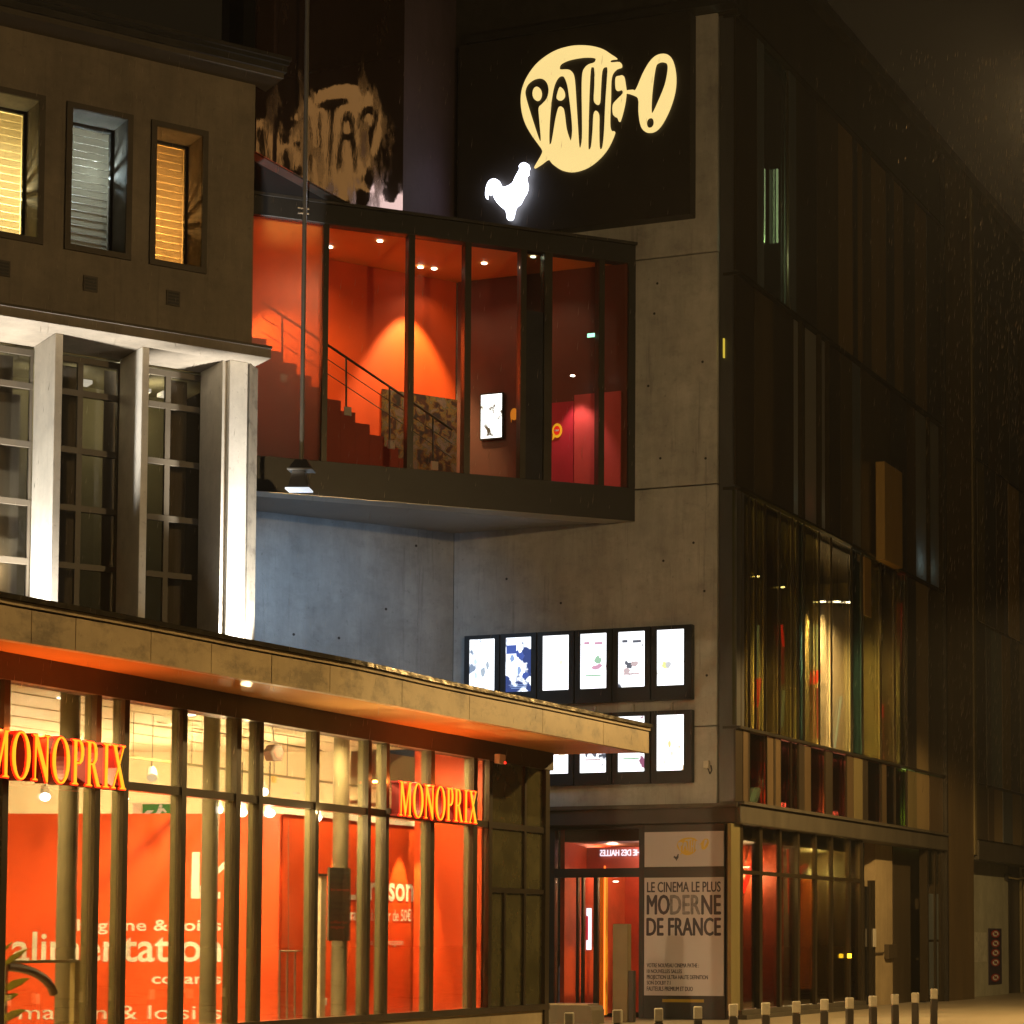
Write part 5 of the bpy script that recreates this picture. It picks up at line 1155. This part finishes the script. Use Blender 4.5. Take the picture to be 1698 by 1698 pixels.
def shop_sign(name, lab, s0_, s1__, zb_, h):
    PLs = MF.off(.30)
    t = thing(name, lab, 'shop sign', PLs.at((s0_ + s1__) / 2, zb_), 'red serif shop signs')
    gap = .10; tot = sum(LET[c][2] for c in 'MONOPRIX') + gap * 7; kx = (s1__ - s0_) / tot; x = s0_
    for c in 'MONOPRIX':
        o_, hs, w = LET[c]
        f_ = lambda pts: [(x + p[0] * kx, zb_ + p[1] * h) for p in pts]
        b_ = MB().shape(PLs, f_(o_), [f_(q_) for q_ in hs], -.15, -.02).build('letter', M['neonside'], t)
        MB().shape(PLs, f_(o_), [f_(q_) for q_ in hs], -.019, .0).build('letter_rim', M['neonrim'], b_)
        cxm = sum(p[0] for p in o_) / len(o_)
        # amber tube face, inset from the red rim
        def inset(pts, d, outer):
            n = len(pts); out = []
            ar = sum(pts[i-1][0] * pts[i][1] - pts[i][0] * pts[i-1][1] for i in range(n)); sg_ = 1 if ar > 0 else -1
            if not outer: sg_ = -sg_
            for i in range(n):
                a, b, c2 = pts[i-1], pts[i], pts[(i+1) % n]
                e1 = Vector((b[0]-a[0], b[1]-a[1])); e2 = Vector((c2[0]-b[0], c2[1]-b[1]))
                if e1.length < 1e-6 or e2.length < 1e-6: out.append(b); continue
                e1.normalize(); e2.normalize(); n1 = Vector((-e1.y, e1.x)) * sg_; n2 = Vector((-e2.y, e2.x)) * sg_
                bis = n1 + n2
                bis = n1 if bis.length < .3 else bis / max(.5, bis.length_squared / 2)
                out.append((b[0] + bis.x * d, b[1] + bis.y * d))
            return out
        MB().shape(PLs, f_(inset(o_, .020, True)), [f_(inset(q_, .020, False)) for q_ in hs], .001, .012).build('letter_face', M['neonface'], b_)
        x += (w + gap) * kx
    MB().pb(PLs, s0_ + .02, s1__ - .02, zb_ + .03, zb_ + .12, -.22, -.155).build('mounting_rail', M['header'], t)
    for fx in (.12, .38, .62, .88): light('POINT', PLs.at(s0_ + (s1__ - s0_) * fx, zb_ + h * 1.02, -.08), (1, .20, .03), 26, t, None, .03, name='neon_glow')
    return t
PS = MF.off(.30)
zs2 = (PS.z(690, 1355) + PS.z(793, 1368)) / 2; hs2 = (PS.z(792, 1309) - PS.z(792, 1367.5) + PS.z(668, 1298) - PS.z(668, 1353)) / 2
zs1 = PS.z(200, 1310); hs1 = PS.z(200, 1235) - PS.z(200, 1310)
shop_sign('shop_sign', 'glowing red and amber serif shop sign at the left, cut by the picture edge', PS.s(-17), PS.s(214), zs1, hs1)
shop_sign('shop_sign', 'glowing red and amber serif shop sign at the right end of the pavilion', PS.s(665), PS.s(794), zs2, hs2)

# ================================================================== street furniture, lamps
bl = [(945, 1678), (1026, 1673.5), (1094, 1671), (1158, 1668), (1217.5, 1664), (1270, 1662), (1320.5, 1659.5), (1366, 1656), (1408, 1653.6), (1447, 1650.7), (1483.6, 1648), (1516.6, 1645.5), (1547, 1639)]
names = ['first bollard from the left, before the concrete block', 'second bollard from the left, before the bronze totem', 'third bollard from the left, before the tall poster edge', 'fourth bollard from the left, before the tall poster', 'fifth bollard from the left, at the cinema corner',
         'sixth bollard from the left, before the first street window', 'seventh bollard from the left', 'eighth bollard from the left, before the green street window', 'ninth bollard from the left, before the amber beacon', 'tenth bollard from the left, before the tan plaster wall', 'fourth bollard from the right, before the black shutter', 'second last bollard, before the shutter edge', 'last bollard on the right, taller, left of the brown pillar']
HB = .78
proto = None
for i, (u, v) in enumerate(bl):
    hb = HB if i < 12 else .86
    Y = F * (EYE - hb) / (v - HZ); x = (u - CX) / F * Y
    lab = 'grey steel post with white top, ' + names[i]
    lab = ' '.join(lab.split()[:16])
    if proto is None:
        t = thing('bollard', lab, 'bollard', (x, Y, .006), 'bollards along the pavement'); proto = t
        P0 = Vector((x, Y, .006))
        MB().box(x - .055, x + .055, Y - .05, Y + .05, .006, hb - .17).build('shaft', pbr('bollard_grey', (.085, .07, .052), .45, .3, var=.2), t, bevel=.012)
        MB().box(x - .057, x + .057, Y - .052, Y + .052, hb - .169, hb).build('white_band', pbr('bollard_white', (.62, .55, .40), .45, var=.12, scale=8), t, bevel=.012)
        MB().box(x - .09, x + .09, Y - .09, Y + .09, .0065, .02).build('base_plate', M['darkmet'], t)
    else:
        c_ = copy_tree(proto, (x, Y, .006 + hb - HB), lab); c_.rotation_euler = (random.uniform(-.02, .02), random.uniform(-.02, .02), random.uniform(-.3, .3)); c_.name = 'bollard'; LOC[c_.name] = Vector((x, Y, 0))
# suspended floodlight on a long rod
Yr = 43.0
rb = ray(500, 765); rt = ray(507, -30)
pb_ = Vector((rb.x / rb.y * Yr, Yr, EYE + rb.z / rb.y * Yr)); ptp = Vector((pb_.x, Yr, EYE + rt.z / rt.y * Yr + 3))
t = thing('hanging_lamp', 'twin shaded lamp on a long thin rod hanging before the red glass box', 'lamp', pb_)
MB().tube(pb_, ptp, .042, 10).build('rod', M['rod'], t)
kz = Yr / F
def zz(v): r = ray(500, v); return EYE + r.z / r.y * Yr
FL = Pl((pb_.x, Yr), (1, 0))
def frust(c, z0, z1, w0, w1):
    m = MB(); m.hexa([(c.x - w0, c.y - w0 * .8, z0), (c.x + w0, c.y - w0 * .8, z0), (c.x + w0, c.y + w0 * .8, z0), (c.x - w0, c.y + w0 * .8, z0), (c.x - w1, c.y - w1 * .8, z1), (c.x + w1, c.y - w1 * .8, z1), (c.x + w1, c.y + w1 * .8, z1), (c.x - w1, c.y + w1 * .8, z1)]); return m
frust(pb_, zz(779), zz(763), .22, .11).build('upper_shade', M['dark'], t)
MB().box(pb_.x - .24, pb_.x + .24, Yr - .2, Yr + .2, zz(779) - .025, zz(779) - .002).build('shade_rim', M['steel'], t)
frust(pb_ + Vector((-.04, 0, 0)), zz(811), zz(782), .19, .12).build('lower_shade', pbr('lamp_housing', (.09, .085, .08), .4, .4, var=.2), t)
MB().box(pb_.x - .27, pb_.x + .19, Yr - .2, Yr + .2, zz(811) - .03, zz(811) - .002).build('lens', emit('flood_lens', (.85, .92, 1), .9), t)
for v in (346, 354):
    MB().tube(Vector((pb_.x - .12, Yr - .05, zz(v))), Vector((pb_.x + .08, Yr + .02, zz(v))), .02, 8).build('clamp_bolt', M['steel'], t)
MB().tube(Vector((pb_.x, Yr, zz(350))), BX.at(BX.s(505, 350), zz(350), .0), .02).build('stay_arm', M['dark'], t)
light('SPOT', Vector((pb_.x - .03, Yr, zz(811) - .06)), (.42, .70, 1.0), 900, t, LW.at(LW.s(540, 950), LW.z(540, 1000), 0) + Vector((0, 0, -1.5)), .12, 100, 1.0)
# uplights on the canopy roof at the foot of the fins
def uplight(u, off, aim_off, power, lab, dz=0, col=(1, .95, .86), ang=70, ax=0, za=5.5):
    s_ = OB.s(u, 760); p = OB.at(s_, zf0 + .48 + dz, off)
    t = thing('uplighter', lab, 'floodlight', p, 'floodlights on the canopy roof')
    a_ = OB.at(s_ + ax, zf0 + za, aim_off); d = (a_ - p).normalized()
    MB().tube(p - d * .14, p + d * .06, .09, 14, .11).build('lamp_body', M['dark'], t)
    MB().tube(p + d * .061, p + d * .066, .10, 14).build('lens', emit('uplight_lens', (1, .95, .82), 4), t)
    MB().box(p.x - .15, p.x + .15, p.y - .08, p.y + .08, zf0 + FH - .005, zf0 + FH + .03).build('base', M['dark'], t)
    light('SPOT', p + d * .09, col, power, t, a_, .05, ang, .7)
uplight(395, .8, .1, 9000, 'small floodlight at the foot of the bright corner pier', ang=34, za=3.0)
uplight(30, .2, -.45, 8000, 'small floodlight at the foot of the left window bay', ang=52, ax=.3)
uplight(300, 1.4, .5, 160, 'small floodlight under the right window bay', ang=60)

# sodium street lamps
def street_lamp(pos, head, lab, power, aim=None):
    t = thing('street_lamp', lab, 'street lamp', (pos[0], pos[1], .006), 'sodium street lamps')
    h = Vector(head); p = Vector((pos[0], pos[1], .006))
    MB().tube(p, Vector((p.x, p.y, h.z + .2)), .09, 12, .06).build('post', M['darkmet'], t)
    MB().tube(Vector((p.x, p.y, h.z + .2)), h + Vector((0, 0, .12)), .04, 8).build('arm', M['darkmet'], t)
    MB().box(h.x - .22, h.x + .22, h.y - .35, h.y + .35, h.z, h.z + .14).build('lamp_head', M['dark'], t, bevel=.03)
    MB().box(h.x - .18, h.x + .18, h.y - .3, h.y + .3, h.z - .03, h.z - .002).build('lens', emit('sodium_lens', (1, .55, .16), 30), t)
    if aim: light('SPOT', h - Vector((0, 0, .1)), (1, .62, .22), power, t, h - Vector((0, 0, 5)), .15, 166, .12)
    else: light('POINT', h - Vector((0, 0, .25)), (1, .65, .27), power, t, None, .2)
street_lamp((5.2, 27.0), (3.62, 26.5, 11.9), 'sodium street lamp just outside the right edge of the view', 3400)
street_lamp((-1.0, -6.0), (0.2, -5.0, 9.0), 'sodium street lamp behind the viewpoint', 1500)
street_lamp((9.4, 46.0), (8.4, 46.0, 9.0), 'sodium street lamp further along the right kerb', 8500, True)
# ================================================================== rain
rn = random.Random(3)
mb = MB()
for i in range(9000):
    d = rn.uniform(12, 25); u = rn.uniform(1250, 1720) if i % 6 else rn.uniform(0, 1700); v = rn.uniform(80, 1300)
    if u > 1200 and rn.random() > ((u - 1200) / 500) ** 3: continue
    r = ray(u, v); p = Vector((0, 0, EYE)) + r * (d / r.y)
    if p.z < .3: continue
    k_ = rn.uniform(.4, 1) ** 2; L_ = .03 + .05 * k_; w = .0006 + .0008 * k_; t1 = Vector((-.10, .02, -1)).normalized()
    a = Vector((1, 0, 0)) * w; b = Vector((0, 1, 0)) * w
    mb.add([p, p + t1 * L_ * .7 + a, p + t1 * L_ * .7 + b, p + t1 * L_ * .7 - a, p + t1 * L_ * .7 - b, p + t1 * L_],
           [(0, 1, 2), (0, 2, 3), (0, 3, 4), (0, 4, 1), (5, 2, 1), (5, 3, 2), (5, 4, 3), (5, 1, 4)])
o = mb.build('rain', translucent('rain_water', (.42, .37, .30)), kind='stuff')
# damp night air round the whole place
hz_ = MB(); hz_.box(-60, 60, -14, 112, -1, 30)
m, N, L, b = new_mat('damp_air'); N.remove(b)
pv_ = N.new('ShaderNodeVolumePrincipled'); pv_.inputs['Color'].default_value = (.9, .9, .9, 1); pv_.inputs['Density'].default_value = .0004
pv_.inputs['Anisotropy'].default_value = .2
L.new(pv_.outputs[0], N['Material Output'].inputs['Volume'])
hz_.build('haze', m, kind='stuff')
